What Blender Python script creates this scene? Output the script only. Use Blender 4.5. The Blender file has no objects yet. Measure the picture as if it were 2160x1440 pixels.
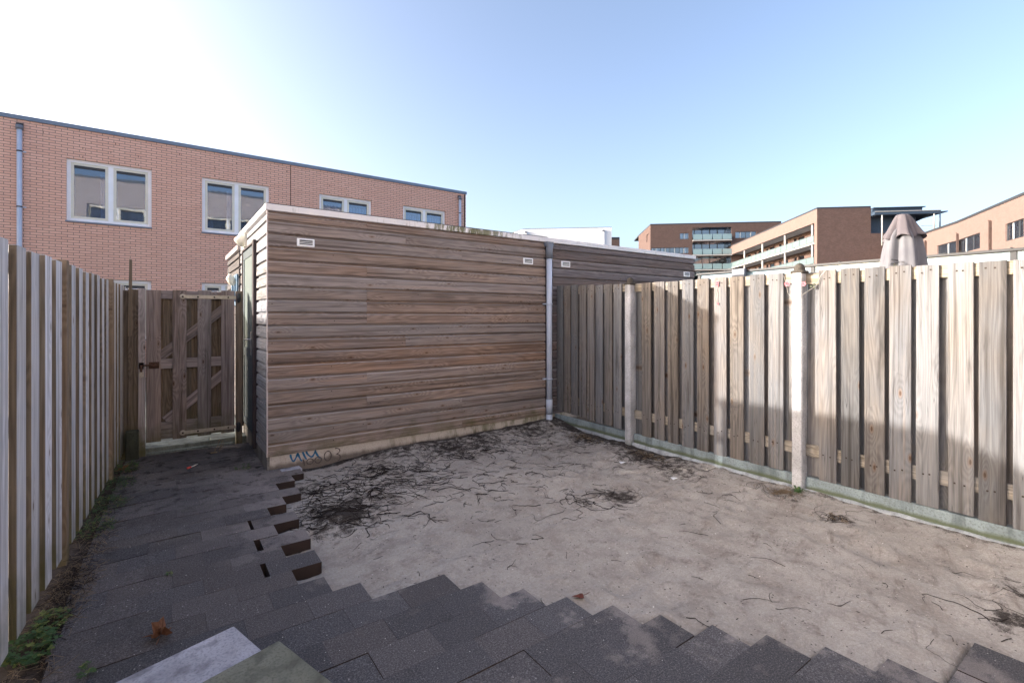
import bpy, math, random
from mathutils import Vector, noise, Matrix
random.seed(7)
sc = bpy.context.scene
COL = sc.collection
RAD = math.radians
# ------------------------------------------------------------------ camera, sky, sun, exposure
F, CX, HZ, TH, H = 1022.0, 1080.0, 667.0, RAD(54.45), 1.5
cam = bpy.data.cameras.new("camera"); cam.sensor_width = 36; cam.lens = F/2160*36
cam.shift_y = -(720-HZ)/2160; cam.clip_start = .05; cam.clip_end = 3000
co = bpy.data.objects.new("camera", cam); COL.objects.link(co)
co.location = (0, 0, H); co.rotation_euler = (RAD(90), 0, TH-RAD(90)); sc.camera = co
SUN_T = Vector((3.71, -2.50, -1.10)).normalized()
ELEV = math.asin(-SUN_T.z); AZ = math.atan2(-SUN_T.x, -SUN_T.y)
w = bpy.data.worlds.new("World"); sc.world = w; w.use_nodes = True
nt = w.node_tree; bg = nt.nodes['Background']; sky = nt.nodes.new('ShaderNodeTexSky')
sky.sky_type = 'NISHITA'; sky.sun_disc = False; sky.sun_elevation = ELEV; sky.sun_rotation = AZ
sky.air_density = .68; sky.dust_density = 4.3; sky.ozone_density = 1.0; sky.altitude = 0
wbm = nt.nodes.new('ShaderNodeMix'); wbm.data_type='RGBA'; wbm.blend_type='MULTIPLY'; wbm.inputs[0].default_value=1; wbm.inputs[7].default_value=(1.04,.995,.965,1)
nt.links.new(sky.outputs[0], wbm.inputs[6]); nt.links.new(wbm.outputs[2], bg.inputs[0]); bg.inputs[1].default_value = .15
sl = bpy.data.lights.new("sun", 'SUN'); sl.energy = 2.7; sl.angle = RAD(.6); sl.color = (1, .93, .84)
so = bpy.data.objects.new("sun", sl); COL.objects.link(so)
so.rotation_euler = SUN_T.to_track_quat('-Z', 'Y').to_euler(); so.location = (-20, 14, 12)
sc.view_settings.view_transform = 'Standard'; sc.view_settings.look = 'None'
sc.view_settings.exposure = 1.93; sc.view_settings.gamma = 1
# ------------------------------------------------------------------ helpers
ct, st = math.cos(TH), math.sin(TH)
def ray(x, y):
    r = (x-CX)/F; return Vector((ct+st*r, st-ct*r, (HZ-y)/F))
def onD(x, y, d):
    R = ray(x, y); return Vector((R.x*d, R.y*d, H+R.z*d))
def onZ(x, y, z):
    return onD(x, y, (z-H)*F/(HZ-y))
def onL(x, y, A, B):          # point on the vertical plane through A, B (2D) seen at pixel
    R = ray(x, y); dx, dy = B[0]-A[0], B[1]-A[1]
    d = (A[0]*dy-A[1]*dx)/(R.x*dy-R.y*dx)
    P = Vector((R.x*d, R.y*d, H+R.z*d)); L = math.hypot(dx, dy)
    return ((P.x-A[0])*dx+(P.y-A[1])*dy)/L, P.z
def tag(o, label=None, cat=None, group=None, kind=None):
    if label: o['label'] = label
    if cat: o['category'] = cat
    if group: o['group'] = group
    if kind: o['kind'] = kind
    return o
def empty(name, loc, label, cat, group=None):
    o = bpy.data.objects.new(name, None); COL.objects.link(o); o.location = loc
    o.empty_display_size = .2
    return tag(o, label, cat, group)
def wloc(o):
    v = Vector(o.location)
    while o.parent: o = o.parent; v += Vector(o.location)
    return v
class MB:
    def __init__(s): s.v=[]; s.f=[]; s.m=[]; s.wc=[]; s.rn=[]; s.sm=[]
    def add(s, vs, fs, mi=0, wc=None, rnd=None, smooth=False):
        b = len(s.v); rnd = random.random() if rnd is None else rnd
        off = Vector((rnd*53.7, (rnd*197.3)%17, (rnd*771.1)%13)) if wc is not None else Vector((0,0,0))
        for i, p in enumerate(vs):
            s.v.append(tuple(p)); s.wc.append(tuple(Vector(wc[i])+off) if wc is not None else tuple(p)); s.rn.append(rnd)
        for q in fs: s.f.append([b+i for i in q]); s.m.append(mi); s.sm.append(smooth)
    BF = [(0,3,2,1),(4,5,6,7),(0,1,5,4),(1,2,6,5),(2,3,7,6),(3,0,4,7)]
    def box(s, a, b, long='z', mi=0, rnd=None, top=None):
        x0,y0,z0 = a; x1,y1,z1 = b
        vs = [(x0,y0,z0),(x1,y0,z0),(x1,y1,z0),(x0,y1,z0),(x0,y0,z1),(x1,y0,z1),(x1,y1,z1),(x0,y1,z1)]
        if top:
            vs = [Vector(p) for p in vs]
            for i in range(4,8): vs[i] = vs[i]+Vector(top)
        k = {'x':(0,1,2),'y':(1,0,2),'z':(2,0,1)}[long]
        wc = [(p[k[0]],p[k[1]],p[k[2]]) for p in vs]
        s.add(vs, MB.BF, mi, wc, rnd)
    def obox(s, o, X, Y, Z, a, b, mi=0, rnd=None):    # local box a..b in axes X (long), Y, Z
        o,X,Y,Z = Vector(o),Vector(X),Vector(Y),Vector(Z)
        x0,y0,z0 = a; x1,y1,z1 = b
        ls = [(x0,y0,z0),(x1,y0,z0),(x1,y1,z0),(x0,y1,z0),(x0,y0,z1),(x1,y0,z1),(x1,y1,z1),(x0,y1,z1)]
        s.add([o+X*p[0]+Y*p[1]+Z*p[2] for p in ls], MB.BF, mi, ls, rnd)
    def tube(s, pts, r, n=8, mi=0, cap=True, rnd=None, smooth=True):
        pts = [Vector(p) for p in pts]; vs=[]; wc=[]; fs=[]; L=0
        rs = r if isinstance(r, (list,tuple)) else [r]*len(pts)
        for i,p in enumerate(pts):
            t = (pts[min(i+1,len(pts)-1)]-pts[max(i-1,0)]).normalized()
            if i: L += (p-pts[i-1]).length
            u = t.cross(Vector((0,0,1)));  u = t.cross(Vector((1,0,0))) if u.length<.1 else u
            u.normalize(); q = t.cross(u)
            for k in range(n):
                a = 2*math.pi*k/n; vs.append(p+(u*math.cos(a)+q*math.sin(a))*rs[i]); wc.append((L,k/n*6.28*rs[i],0))
        for i in range(len(pts)-1):
            for k in range(n): fs.append((i*n+k,i*n+(k+1)%n,(i+1)*n+(k+1)%n,(i+1)*n+k))
        if cap: fs.append(tuple(range(n))[::-1]); fs.append(tuple((len(pts)-1)*n+k for k in range(n)))
        s.add(vs, fs, mi, wc, rnd, smooth)
    def quad(s, a, b, c, d, mi=0, wc=None, rnd=None): s.add([a,b,c,d],[(0,1,2,3)],mi,wc,rnd)
    def prism(s, foot, z0, z1, mi=0, mt=None, rnd=0):
        n=len(foot); vs=[(p[0],p[1],z0) for p in foot]+[(p[0],p[1],z1) for p in foot]
        for i in range(n):
            j=(i+1)%n; L=math.hypot(foot[j][0]-foot[i][0],foot[j][1]-foot[i][1])
            s.add([vs[i],vs[j],vs[n+j],vs[n+i]],[(0,1,2,3)],mi,[(0,z0,0),(L,z0,0),(L,z1,0),(0,z1,0)],rnd)
        s.add([vs[n+i] for i in range(n)],[tuple(range(n))],mi if mt is None else mt)
    def build(s, name, mats, parent=None, bevel=0, origin=None, off=None):
        me = bpy.data.meshes.new(name); me.from_pydata(s.v, [], s.f)
        if not isinstance(mats,(list,tuple)): mats=[mats]
        for m in mats: me.materials.append(m)
        me.polygons.foreach_set('material_index', s.m); me.polygons.foreach_set('use_smooth', s.sm)
        a = me.attributes.new('wc','FLOAT_VECTOR','POINT'); a.data.foreach_set('vector',[c for p in s.wc for c in p])
        a = me.attributes.new('rnd','FLOAT','POINT'); a.data.foreach_set('value', s.rn)
        me.update()
        o = bpy.data.objects.new(name, me); COL.objects.link(o)
        if parent: o.parent = parent; o.location = -wloc(parent)
        elif origin is not None:
            me.transform(Matrix.Translation(-Vector(origin))); o.location = origin
        if bevel:
            md=o.modifiers.new('bevel','BEVEL'); md.width=bevel; md.segments=1; md.limit_method='ANGLE'; md.angle_limit=RAD(50)
        return o
# ------------------------------------------------------------------ materials
class G:
    def __init__(s, name):
        s.M = bpy.data.materials.new(name); s.M.use_nodes=True; s.t=s.M.node_tree; s.b=s.t.nodes['Principled BSDF']
    def n(s, ty, ins=None, **at):
        nd = s.t.nodes.new(ty)
        for k,v in at.items(): setattr(nd,k,v)
        for k,v in (ins or {}).items(): s.set(nd.inputs[k], v)
        return nd
    def set(s, sock, v):
        if isinstance(v, bpy.types.NodeSocket): s.t.links.new(v, sock)
        elif isinstance(v,(tuple,list)) and len(v)==3 and sock.type=='RGBA': sock.default_value=(*v,1)
        else: sock.default_value=v
    def P(s, **k):
        for a,v in k.items(): s.set(s.b.inputs[a.replace('_',' ')], v)
    def attr(s, name): return s.n('ShaderNodeAttribute', attribute_name=name)
    def m(s, op, a, b=0, c=0, clamp=False):
        nd=s.n('ShaderNodeMath',{0:a,1:b,2:c},operation=op,use_clamp=clamp); return nd.outputs[0]
    def vm(s, op, a, b): return s.n('ShaderNodeVectorMath',{0:a,1:b},operation=op).outputs[0]
    def noise(s, vec, scale, det=3, rough=.55, dist=0): return s.n('ShaderNodeTexNoise',{'Vector':vec,'Scale':scale,'Detail':det,'Roughness':rough,'Distortion':dist}).outputs['Fac']
    def mr(s, v, a, b, c=0., d=1., smooth=False):
        return s.n('ShaderNodeMapRange',{0:v,1:a,2:b,3:c,4:d},interpolation_type='SMOOTHSTEP' if smooth else 'LINEAR').outputs[0]
    def mix(s, f, a, b, bt='MIX'):
        nd=s.n('ShaderNodeMix',data_type='RGBA',blend_type=bt); s.set(nd.inputs[0],f); s.set(nd.inputs[6],a); s.set(nd.inputs[7],b); return nd.outputs[2]
    def bump(s, h, st_, d=.01):
        nd=s.n('ShaderNodeBump',{'Height':h,'Strength':st_,'Distance':d}); s.t.links.new(nd.outputs[0], s.b.inputs['Normal'])
    def pos(s): return s.n('ShaderNodeNewGeometry').outputs['Position']
    def sep(s, v): return s.n('ShaderNodeSeparateXYZ',{0:v}).outputs
def plain(name, c, rough=.6, spec=.3, metal=0, var=.12, vs=6):
    g=G(name); p=g.pos(); a=g.noise(p,vs,4); b=g.noise(p,vs*9,3)
    f=g.mr(g.m('ADD',g.m('MULTIPLY',a,.7),g.m('MULTIPLY',b,.3)),.3,.7)
    g.P(Base_Color=g.mix(f,[x*(1-var) for x in c],[min(1,x*(1+var)) for x in c]),Roughness=rough,Metallic=metal,Specular_IOR_Level=spec); return g.M
def wood(name, light, dark, grey, gf=.45, stain=.5, stc=(.05,.045,.045), algae=0, alz=(.15,.55), knots=1., varr=.35, band=.75):
    g=G(name); wc=g.attr('wc').outputs['Vector']; rnd=g.attr('rnd').outputs['Fac']; x,y,z=g.sep(wc)
    def st_(a,b,c): return g.vm('MULTIPLY',wc,(a,b,c))
    vo=g.n('ShaderNodeTexVoronoi',{'Vector':st_(2.0,5.5,2.),'Scale':1.,'Randomness':1.},feature='F1',voronoi_dimensions='2D')
    kd=vo.outputs['Distance']; kc=g.sep(vo.outputs['Color'])[0]
    kon=g.m('GREATER_THAN',kc,.45)
    infl=g.m('MULTIPLY',g.m('POWER',g.mr(kd,0,.5,1,0),2),kon)
    n1=g.noise(st_(.55,9,9),1.0,2,.4,.1)
    ph=g.m('ADD',g.m('MULTIPLY',n1,30),g.m('MULTIPLY',infl,9))
    bands=g.mr(g.m('SINE',g.m('MULTIPLY',ph,3.1)),-1,1,0,1)
    fine=g.noise(st_(5,170,170),1.0,4,.65)
    fib=g.noise(st_(1.5,60,60),1.0,3,.6)
    big=g.noise(st_(1.1,3.5,3.5),1.0,3,.6)
    gr=g.m('ADD',g.m('MULTIPLY',bands,.34*band),g.m('ADD',g.m('MULTIPLY',fine,.38),g.m('MULTIPLY',fib,.45)))
    gr=g.mr(gr,.36,.80)
    col=g.mix(gr,light,dark)
    gm=g.mr(g.m('ADD',g.m('ADD',big,g.m('MULTIPLY',rnd,.5)),gf-.5),.42,.85)
    col=g.mix(gm,col,g.mix(gr,[q*1.15 for q in grey],[q*.62 for q in grey]))
    sn=g.noise(g.vm('ADD',st_(1.0,9,9),(31,7,3)),1.0,4,.65)
    sm=g.m('MULTIPLY',g.mr(sn,.56,.78,0,1,True),stain)
    col=g.mix(sm,col,stc)
    km=g.m('MULTIPLY',g.mr(kd,.022,.05,1,0,True),g.m('MULTIPLY',kon,knots))
    kr=g.m('MULTIPLY',g.m('MULTIPLY',g.mr(kd,.045,.10,1,0,True),kon),.35*knots)
    col=g.mix(kr,col,(.20,.12,.07)); col=g.mix(g.m('MULTIPLY',km,.8),col,(.075,.045,.03))
    sk=g.noise(g.vm('ADD',st_(.45,26,26),(3,17,9)),1.0,3,.6)
    col=g.mix(g.mr(sk,.50,.70,0,.62,True),col,[q*.55 for q in dark]); col=g.mix(g.mr(sk,.47,.30,0,.35,True),col,[min(.9,q*1.25) for q in light])
    # checks (fine cracks along the grain)
    ck=g.noise(g.vm('ADD',st_(.8,38,38),(5,91,3)),1.0,1,.4)
    ckm=g.m('MULTIPLY',g.mr(g.m('ABSOLUTE',g.m('SUBTRACT',ck,.5)),0,.012,1,0),g.mr(big,.5,.62))
    col=g.mix(g.m('MULTIPLY',ckm,.6),col,(.04,.035,.035))
    val=g.mr(g.m('FRACT',g.m('MULTIPLY',rnd,7.31)),0,1,1-varr,1+varr*.7)
    hs=g.n('ShaderNodeHueSaturation',{'Color':col,'Value':val,'Saturation':g.mr(g.m('FRACT',g.m('MULTIPLY',rnd,3.77)),0,1,.8,1.2)}); col=hs.outputs[0]
    if algae:
        pz=g.sep(g.pos())[2]; an=g.noise(g.pos(),5,4,.6)
        am=g.m('MULTIPLY',g.mr(g.m('SUBTRACT',pz,g.m('MULTIPLY',g.m('SUBTRACT',an,.5),.9)),alz[0],alz[1],1,0,True),algae)
        col=g.mix(am,col,(.085,.085,.03))
    g.P(Base_Color=col,Roughness=g.mr(fine,0,1,.75,.95),Specular_IOR_Level=.2)
    hgt=g.m('SUBTRACT',g.m('SUBTRACT',g.m('MULTIPLY',fine,-.5),g.m('MULTIPLY',gr,.6)),g.m('MULTIPLY',ckm,1.5))
    g.bump(hgt,.5,.004); return g.M
def brick(name, c1, c2, mort, bw=.22, rh=.0625, ms=.010, rough=.85, dirt=.15, off=.5):
    g=G(name); wc=g.attr('wc').outputs['Vector']
    bt=g.n('ShaderNodeTexBrick',{'Vector':wc,'Scale':1.,'Mortar Size':ms/2,'Mortar Smooth':.1,'Bias':0.,'Brick Width':bw,'Row Height':rh,'Color1':c1,'Color2':c2,'Mortar':mort},offset=off,offset_frequency=2)
    n=g.noise(wc,1.1,4,.6); n2=g.noise(wc,45,3,.6)
    col=g.mix(g.m('MULTIPLY',g.mr(n,.4,.75),dirt),bt.outputs['Color'],[q*.55 for q in c1])
    col=g.mix(g.mr(n2,.3,.7,0,.22),col,[q*.6 for q in c2])
    g.P(Base_Color=col,Roughness=rough,Specular_IOR_Level=.2)
    g.bump(g.m('ADD',g.m('MULTIPLY',bt.outputs['Fac'],-1),g.m('MULTIPLY',n2,.3)),.12,.004); return g.M
def glass(name, tint, refl=.35, rough=.015, alpha=.0):
    g=G(name); p=g.pos()
    gl=g.n('ShaderNodeBsdfGlossy',{'Color':(.9,.95,1),'Roughness':rough}); tr=g.n('ShaderNodeBsdfTransparent',{'Color':tint})
    bn=g.n('ShaderNodeBump',{'Height':g.noise(p,2.2,2),'Strength':.03,'Distance':.02}); g.t.links.new(bn.outputs[0],gl.inputs['Normal'])
    fr=g.n('ShaderNodeFresnel',{'IOR':1.5}).outputs[0]
    f=g.m('ADD',g.m('MULTIPLY',fr,.8),refl,clamp=True)
    mx=g.n('ShaderNodeMixShader',{0:f,1:tr.outputs[0],2:gl.outputs[0]})
    out=[n for n in g.t.nodes if n.type=='OUTPUT_MATERIAL'][0]; g.t.links.new(mx.outputs[0],out.inputs[0]); return g.M
M={}
M['fence_sun']=wood('weathered_pine',(.225,.195,.170),(.066,.054,.047),(.160,.165,.178),gf=.46,stain=.95,stc=(.035,.032,.032),algae=.25,alz=(-.25,.25),varr=.33,band=.42)
M['fence_rail']=wood('pale_pine_rail',(.34,.30,.24),(.22,.18,.13),(.27,.26,.25),gf=.3,stain=.35,varr=.2)
M['fence_left']=wood('silver_grey_pine',(.66,.63,.60),(.30,.28,.27),(.66,.66,.70),gf=.58,stain=.4,stc=(.12,.11,.11),algae=.6,alz=(-.2,.4),varr=.2,band=.5)
M['fence_back']=wood('brown_damp_pine',(.20,.155,.115),(.10,.075,.055),(.15,.13,.11),gf=.3,stain=.4,algae=.7,alz=(-.1,.6),varr=.2)
M['fence_edge']=wood('brown_board_edge',(.26,.205,.145),(.14,.11,.08),(.21,.185,.155),gf=.3,stain=.4,algae=.8,alz=(-.1,.6),varr=.25)
M['gate']=wood('damp_brown_pine',(.36,.285,.255),(.11,.08,.07),(.29,.255,.26),gf=.50,stain=.7,algae=.9,alz=(-.1,.45),varr=.30,band=.6)
M['shed']=wood('brown_cladding',(.32,.235,.19),(.10,.068,.055),(.275,.24,.23),gf=.36,stain=.65,algae=.8,alz=(-.15,.30),varr=.12,band=.5)
M['shed_edge']=wood('silvered_highlight_edge',(.34,.30,.285),(.17,.145,.135),(.36,.34,.35),gf=.6,stain=.5,varr=.25,knots=.3)  # weathered chamfers, lightened further so the colour carries the sky highlight lines
M['shed_side']=wood('sun_bleached_cladding',(.30,.275,.255),(.13,.12,.12),(.30,.31,.345),gf=.6,stain=.45,algae=.25,alz=(-.1,.3),varr=.15)
M['shed_dark']=wood('dark_cladding',(.13,.11,.11),(.07,.06,.06),(.12,.115,.12),gf=.5,stain=.4,varr=.2)
M['shed_b']=wood('greyer_cladding',(.22,.165,.15),(.085,.062,.058),(.18,.16,.17),gf=.5,stain=.6,varr=.15)
M['post_brown']=wood('tan_post',(.27,.20,.14),(.16,.11,.07),(.22,.19,.17),gf=.3,stain=.3,varr=.1,algae=.6,alz=(-.1,.3))
M['brick_pink']=brick('pink_brick',(.84,.52,.40),(.77,.45,.34),(.24,.17,.16),dirt=.12,ms=.013)
M['brick_brown']=brick('brown_brick',(.135,.088,.080),(.088,.060,.057),(.14,.11,.10),dirt=.4,ms=.012)
M['brick_mid']=brick('light_brown_brick',(.13,.085,.075),(.10,.065,.058),(.30,.23,.2),dirt=.25)
M['brick_light']=brick('pinkish_brick',(.205,.148,.136),(.175,.122,.112),(.16,.13,.125),dirt=.25)
M['brick_back']=brick('rear_brick',(.46,.43,.46),(.40,.375,.41),(.38,.38,.41),dirt=.2)
M['white']=plain('white_paint',(.88,.90,.94),.45,var=.05)
M['cream']=plain('cream_paint',(.72,.70,.60),.45,var=.05)
M['zinc']=plain('blue_grey_metal',(.16,.20,.26),.4,.5,.3,var=.08)
M['pipe']=plain('grey_plastic_pipe',(.50,.56,.68),.38,.5,var=.08)
M['pipe_dark']=plain('dark_pipe_socket',(.16,.18,.22),.45,.4)
M['dark']=plain('dark_grey_paint',(.035,.038,.045),.5,.4)
M['black']=plain('black_gap',(.012,.012,.013),.8,.1)
M['slate']=plain('slate_blue_paint',(.10,.125,.15),.4,.5,var=.1)
M['door']=plain('grey_green_door_paint',(.075,.095,.108),.75,.15,var=.08)
M['jamb']=plain('brown_grey_jamb',(.06,.05,.055),.75,.15)
M['trim']=plain('pink_grey_aluminium',(.50,.45,.46),.4,.5,.2,var=.06)
M['steel']=plain('satin_steel',(.62,.62,.64),.3,.5,.9,var=.05)
M['rust']=plain('rusty_iron',(.10,.055,.04),.7,.3,.3,var=.5,vs=60)
M['strap']=plain('galvanised_strap',(.42,.38,.32),.5,.4,.4,var=.2,vs=40)
M['screw']=plain('dark_screw',(.05,.04,.035),.6,.3,.4)
M['lampwhite']=plain('yellowed_plastic',(.78,.76,.66),.35,.4,var=.06,vs=20)
M['curtain']=plain('pale_curtain',(.40,.44,.52),.9,.1,var=.15,vs=3)
M['curtain_white']=plain('white_curtain',(.82,.82,.80),.9,.1,var=.1,vs=2)
M['room']=plain('dim_room',(.06,.065,.08),.9,.1)
M['blue']=plain('blue_paint',(.15,.25,.36),.4,.4)
M['cloth']=None
M['pink']=plain('pink_petal',(.72,.22,.26),.7,.2)
M['wire']=plain('pale_wire',(.45,.42,.38),.6,.3)
M['greenwire']=plain('dark_green_wire',(.05,.06,.035),.6,.3)
M['roof']=plain('bitumen_roof',(.06,.06,.062),.9,.1)
M['glass']=glass('window_glass',(.50,.60,.76),.11)
M['glass_dim']=glass('far_glass',(.72,.78,.85),.16,.05)
M['balu']=plain('pale_glass_panel',(.135,.185,.195),.5,.2,var=.06,vs=.6)
M['balu_dark']=plain('shaded_glass_panel',(.20,.30,.34),.12,.6,var=.06,vs=.6)
M['screen']=plain('frosted_white_glass',(.29,.41,.48),.15,.6,var=.05,vs=.5)
M['wcorr']=plain('white_corrugated',(.72,.76,.82),.4,.4,var=.03)
M['canopy']=plain('navy_canopy',(.045,.07,.11),.4,.4)
M['white_far']=plain('off_white_render',(.36,.37,.38),.6,var=.04)
M['blue_graffiti']=plain('blue_spray_paint',(.02,.12,.26),.6,.3,var=.2,vs=80)
M['grey_graffiti']=plain('grey_spray_paint',(.095,.08,.08),.8,.1,var=.3,vs=120)
M['leaf_green']=plain('weed_green',(.045,.095,.03),.6,.3,var=.4,vs=40)
M['leaf_yellow']=plain('weed_yellow_green',(.13,.165,.045),.6,.3,var=.3,vs=40)
M['leaf_brown']=plain('dead_leaf_brown',(.17,.082,.048),.7,.2,var=.35,vs=60)
M['leaf_red']=plain('dead_leaf_red',(.12,.04,.032),.7,.2,var=.3,vs=60)
M['root']=plain('black_root',(.022,.017,.016),.85,.15,var=.3,vs=40)
M['straw']=plain('dry_straw',(.22,.17,.12),.85,.15,var=.4,vs=30)
M['shell']=plain('white_shell',(.72,.70,.68),.5,.3)
M['red']=plain('red_plastic',(.6,.08,.07),.4,.4)
def mk_concrete(name, base, green=.5, gz=None, blue=(.0,.0,.0), stainc=(.10,.12,.08)):
    g=G(name); p=g.pos(); n=g.noise(p,3,4,.6); n2=g.noise(p,90,3,.6); n3=g.noise(g.vm('MULTIPLY',p,(6,6,1.2)),1.5,4,.6)
    col=g.mix(g.mr(n,.3,.7),[q*.66 for q in base],[q*1.25 for q in base])
    col=g.mix(g.m('MULTIPLY',g.mr(n2,.48,.68),.6),col,[q*.42 for q in base])
    col=g.mix(g.m('MULTIPLY',g.mr(n3,.48,.68,0,1,True),.7),col,[q*.38 for q in base])
    if gz:
        z=g.sep(p)[2]; d=g.m('ABSOLUTE',g.m('SUBTRACT',g.m('ADD',z,g.m('MULTIPLY',g.m('SUBTRACT',n,.5),.05)),gz[0]))
        col=g.mix(g.m('MULTIPLY',g.mr(d,0,gz[1],1,0,True),green),col,stainc)
    g.P(Base_Color=col,Roughness=.85,Specular_IOR_Level=.25); g.bump(g.m('ADD',n2,n),.35,.004); return g.M
M['plank']=mk_concrete('blue_green_concrete',(.27,.33,.35),.85,(.035,.035),stainc=(.10,.12,.055))
M['postc']=mk_concrete('white_concrete',(.52,.53,.56),.5,(0,.06))
M['mortar']=mk_concrete('spilled_mortar',(.40,.43,.46))
M['kerb']=mk_concrete('pale_kerb',(.22,.25,.235))
M['slab']=mk_concrete('grey_slab',(.42,.43,.50))
M['slab_green']=mk_concrete('mossy_slab',(.20,.21,.175))
M['side_plinth']=mk_concrete('grey_render',(.19,.185,.18))
M['cap']=mk_concrete('lichen_cap',(.07,.063,.055))
M['stub']=mk_concrete('dark_mossy_block',(.055,.06,.045))
def mk_plinth():
    g=G('beige_plinth'); p=g.pos(); x,y,z=g.sep(p); n=g.noise(p,4,4,.6); n2=g.noise(p,60,4,.65); n3=g.noise(g.vm('MULTIPLY',p,(9,9,3)),1.3,4,.6)
    col=g.mix(g.mr(n,.3,.7),(.46,.415,.375),(.56,.52,.475)); col=g.mix(g.m('MULTIPLY',g.mr(n2,.48,.72),.5),col,(.30,.22,.19))
    col=g.mix(g.m('MULTIPLY',g.mr(n3,.46,.68,0,1,True),g.mr(x,1.5,3.2,.15,.8)),col,(.17,.17,.10))
    col=g.mix(g.m('MULTIPLY',g.mr(g.m('SUBTRACT',z,g.m('MULTIPLY',n3,.08)),-.03,.03,1,0,True),.75),col,(.06,.045,.04))
    g.P(Base_Color=col,Roughness=.9,Specular_IOR_Level=.2); g.bump(g.m('ADD',n2,n3),.6,.006); return g.M
M['plinth']=mk_plinth()
def mk_sand():
    g=G('damp_sand'); p=g.pos(); d=g.attr('rnd').outputs['Fac']
    n=g.noise(p,1.2,4,.6); n2=g.noise(p,14,5,.65); n3=g.noise(p,160,3,.7); n4=g.noise(p,420,2,.6)
    nb=g.noise(g.vm('ADD',p,(7,3,0)),3.2,5,.7); nc=g.noise(g.vm('ADD',p,(1,9,0)),7.5,5,.7)
    col=g.mix(g.mr(n,.35,.65),(.385,.362,.335),(.465,.44,.41))
    xs_,ys_,zs_=g.sep(p); ns_=g.noise(g.n('ShaderNodeCombineXYZ',{0:g.m('MULTIPLY',g.m('ADD',xs_,g.m('MULTIPLY',ys_,.35)),3.0),1:g.m('MULTIPLY',g.m('SUBTRACT',ys_,g.m('MULTIPLY',xs_,.35)),11.0),2:0.}).outputs[0],1.0,5,.7)
    col=g.mix(g.mr(nb,.44,.70,0,.6,True),col,(.225,.19,.165)); col=g.mix(g.mr(nc,.52,.72,0,.65,True),col,(.13,.10,.085)); col=g.mix(g.m('MULTIPLY',g.mr(ns_,.54,.72,0,.75,True),g.mr(g.m('ADD',xs_,g.m('MULTIPLY',ys_,-.3)),1.2,3.0)),col,(.12,.095,.08)); col=g.mix(g.mr(n2,.4,.75,0,.40),col,(.30,.28,.265))
    n8=g.noise(p,62,3,.75); col=g.mix(g.mr(n8,.52,.72,0,.5),col,(.20,.18,.165)); col=g.mix(g.mr(n8,.44,.30,0,.4),col,(.60,.57,.53))
    col=g.mix(g.mr(n3,.42,.7,0,.45),col,(.235,.215,.205)); col=g.mix(g.mr(n4,.62,.75,0,.5),col,(.68,.64,.61))
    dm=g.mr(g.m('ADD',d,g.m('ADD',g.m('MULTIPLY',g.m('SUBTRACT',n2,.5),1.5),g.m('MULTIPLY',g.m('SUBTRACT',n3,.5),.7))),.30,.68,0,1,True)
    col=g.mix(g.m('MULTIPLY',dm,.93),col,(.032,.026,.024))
    vo=g.n('ShaderNodeTexVoronoi',{'Vector':p,'Scale':38.},feature='F1'); vc=g.sep(vo.outputs['Color'])
    fl=g.m('MULTIPLY',g.m('LESS_THAN',vo.outputs['Distance'],.17),g.m('GREATER_THAN',vc[0],.86)); col=g.mix(g.m('MULTIPLY',fl,.85),col,(.04,.032,.03))
    vo2=g.n('ShaderNodeTexVoronoi',{'Vector':p,'Scale':60.},feature='F1'); vc2=g.sep(vo2.outputs['Color'])
    f2=g.m('MULTIPLY',g.m('LESS_THAN',vo2.outputs['Distance'],.14),g.m('GREATER_THAN',vc2[1],.95)); col=g.mix(f2,col,(.75,.72,.68))
    g.P(Base_Color=col,Roughness=.95,Specular_IOR_Level=.15)
    g.bump(g.m('ADD',g.m('MULTIPLY',n3,.25),g.m('ADD',g.m('MULTIPLY',n2,.9),g.m('MULTIPLY',n4,.12))),.8,.022); return g.M
M['sand']=mk_sand()
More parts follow.
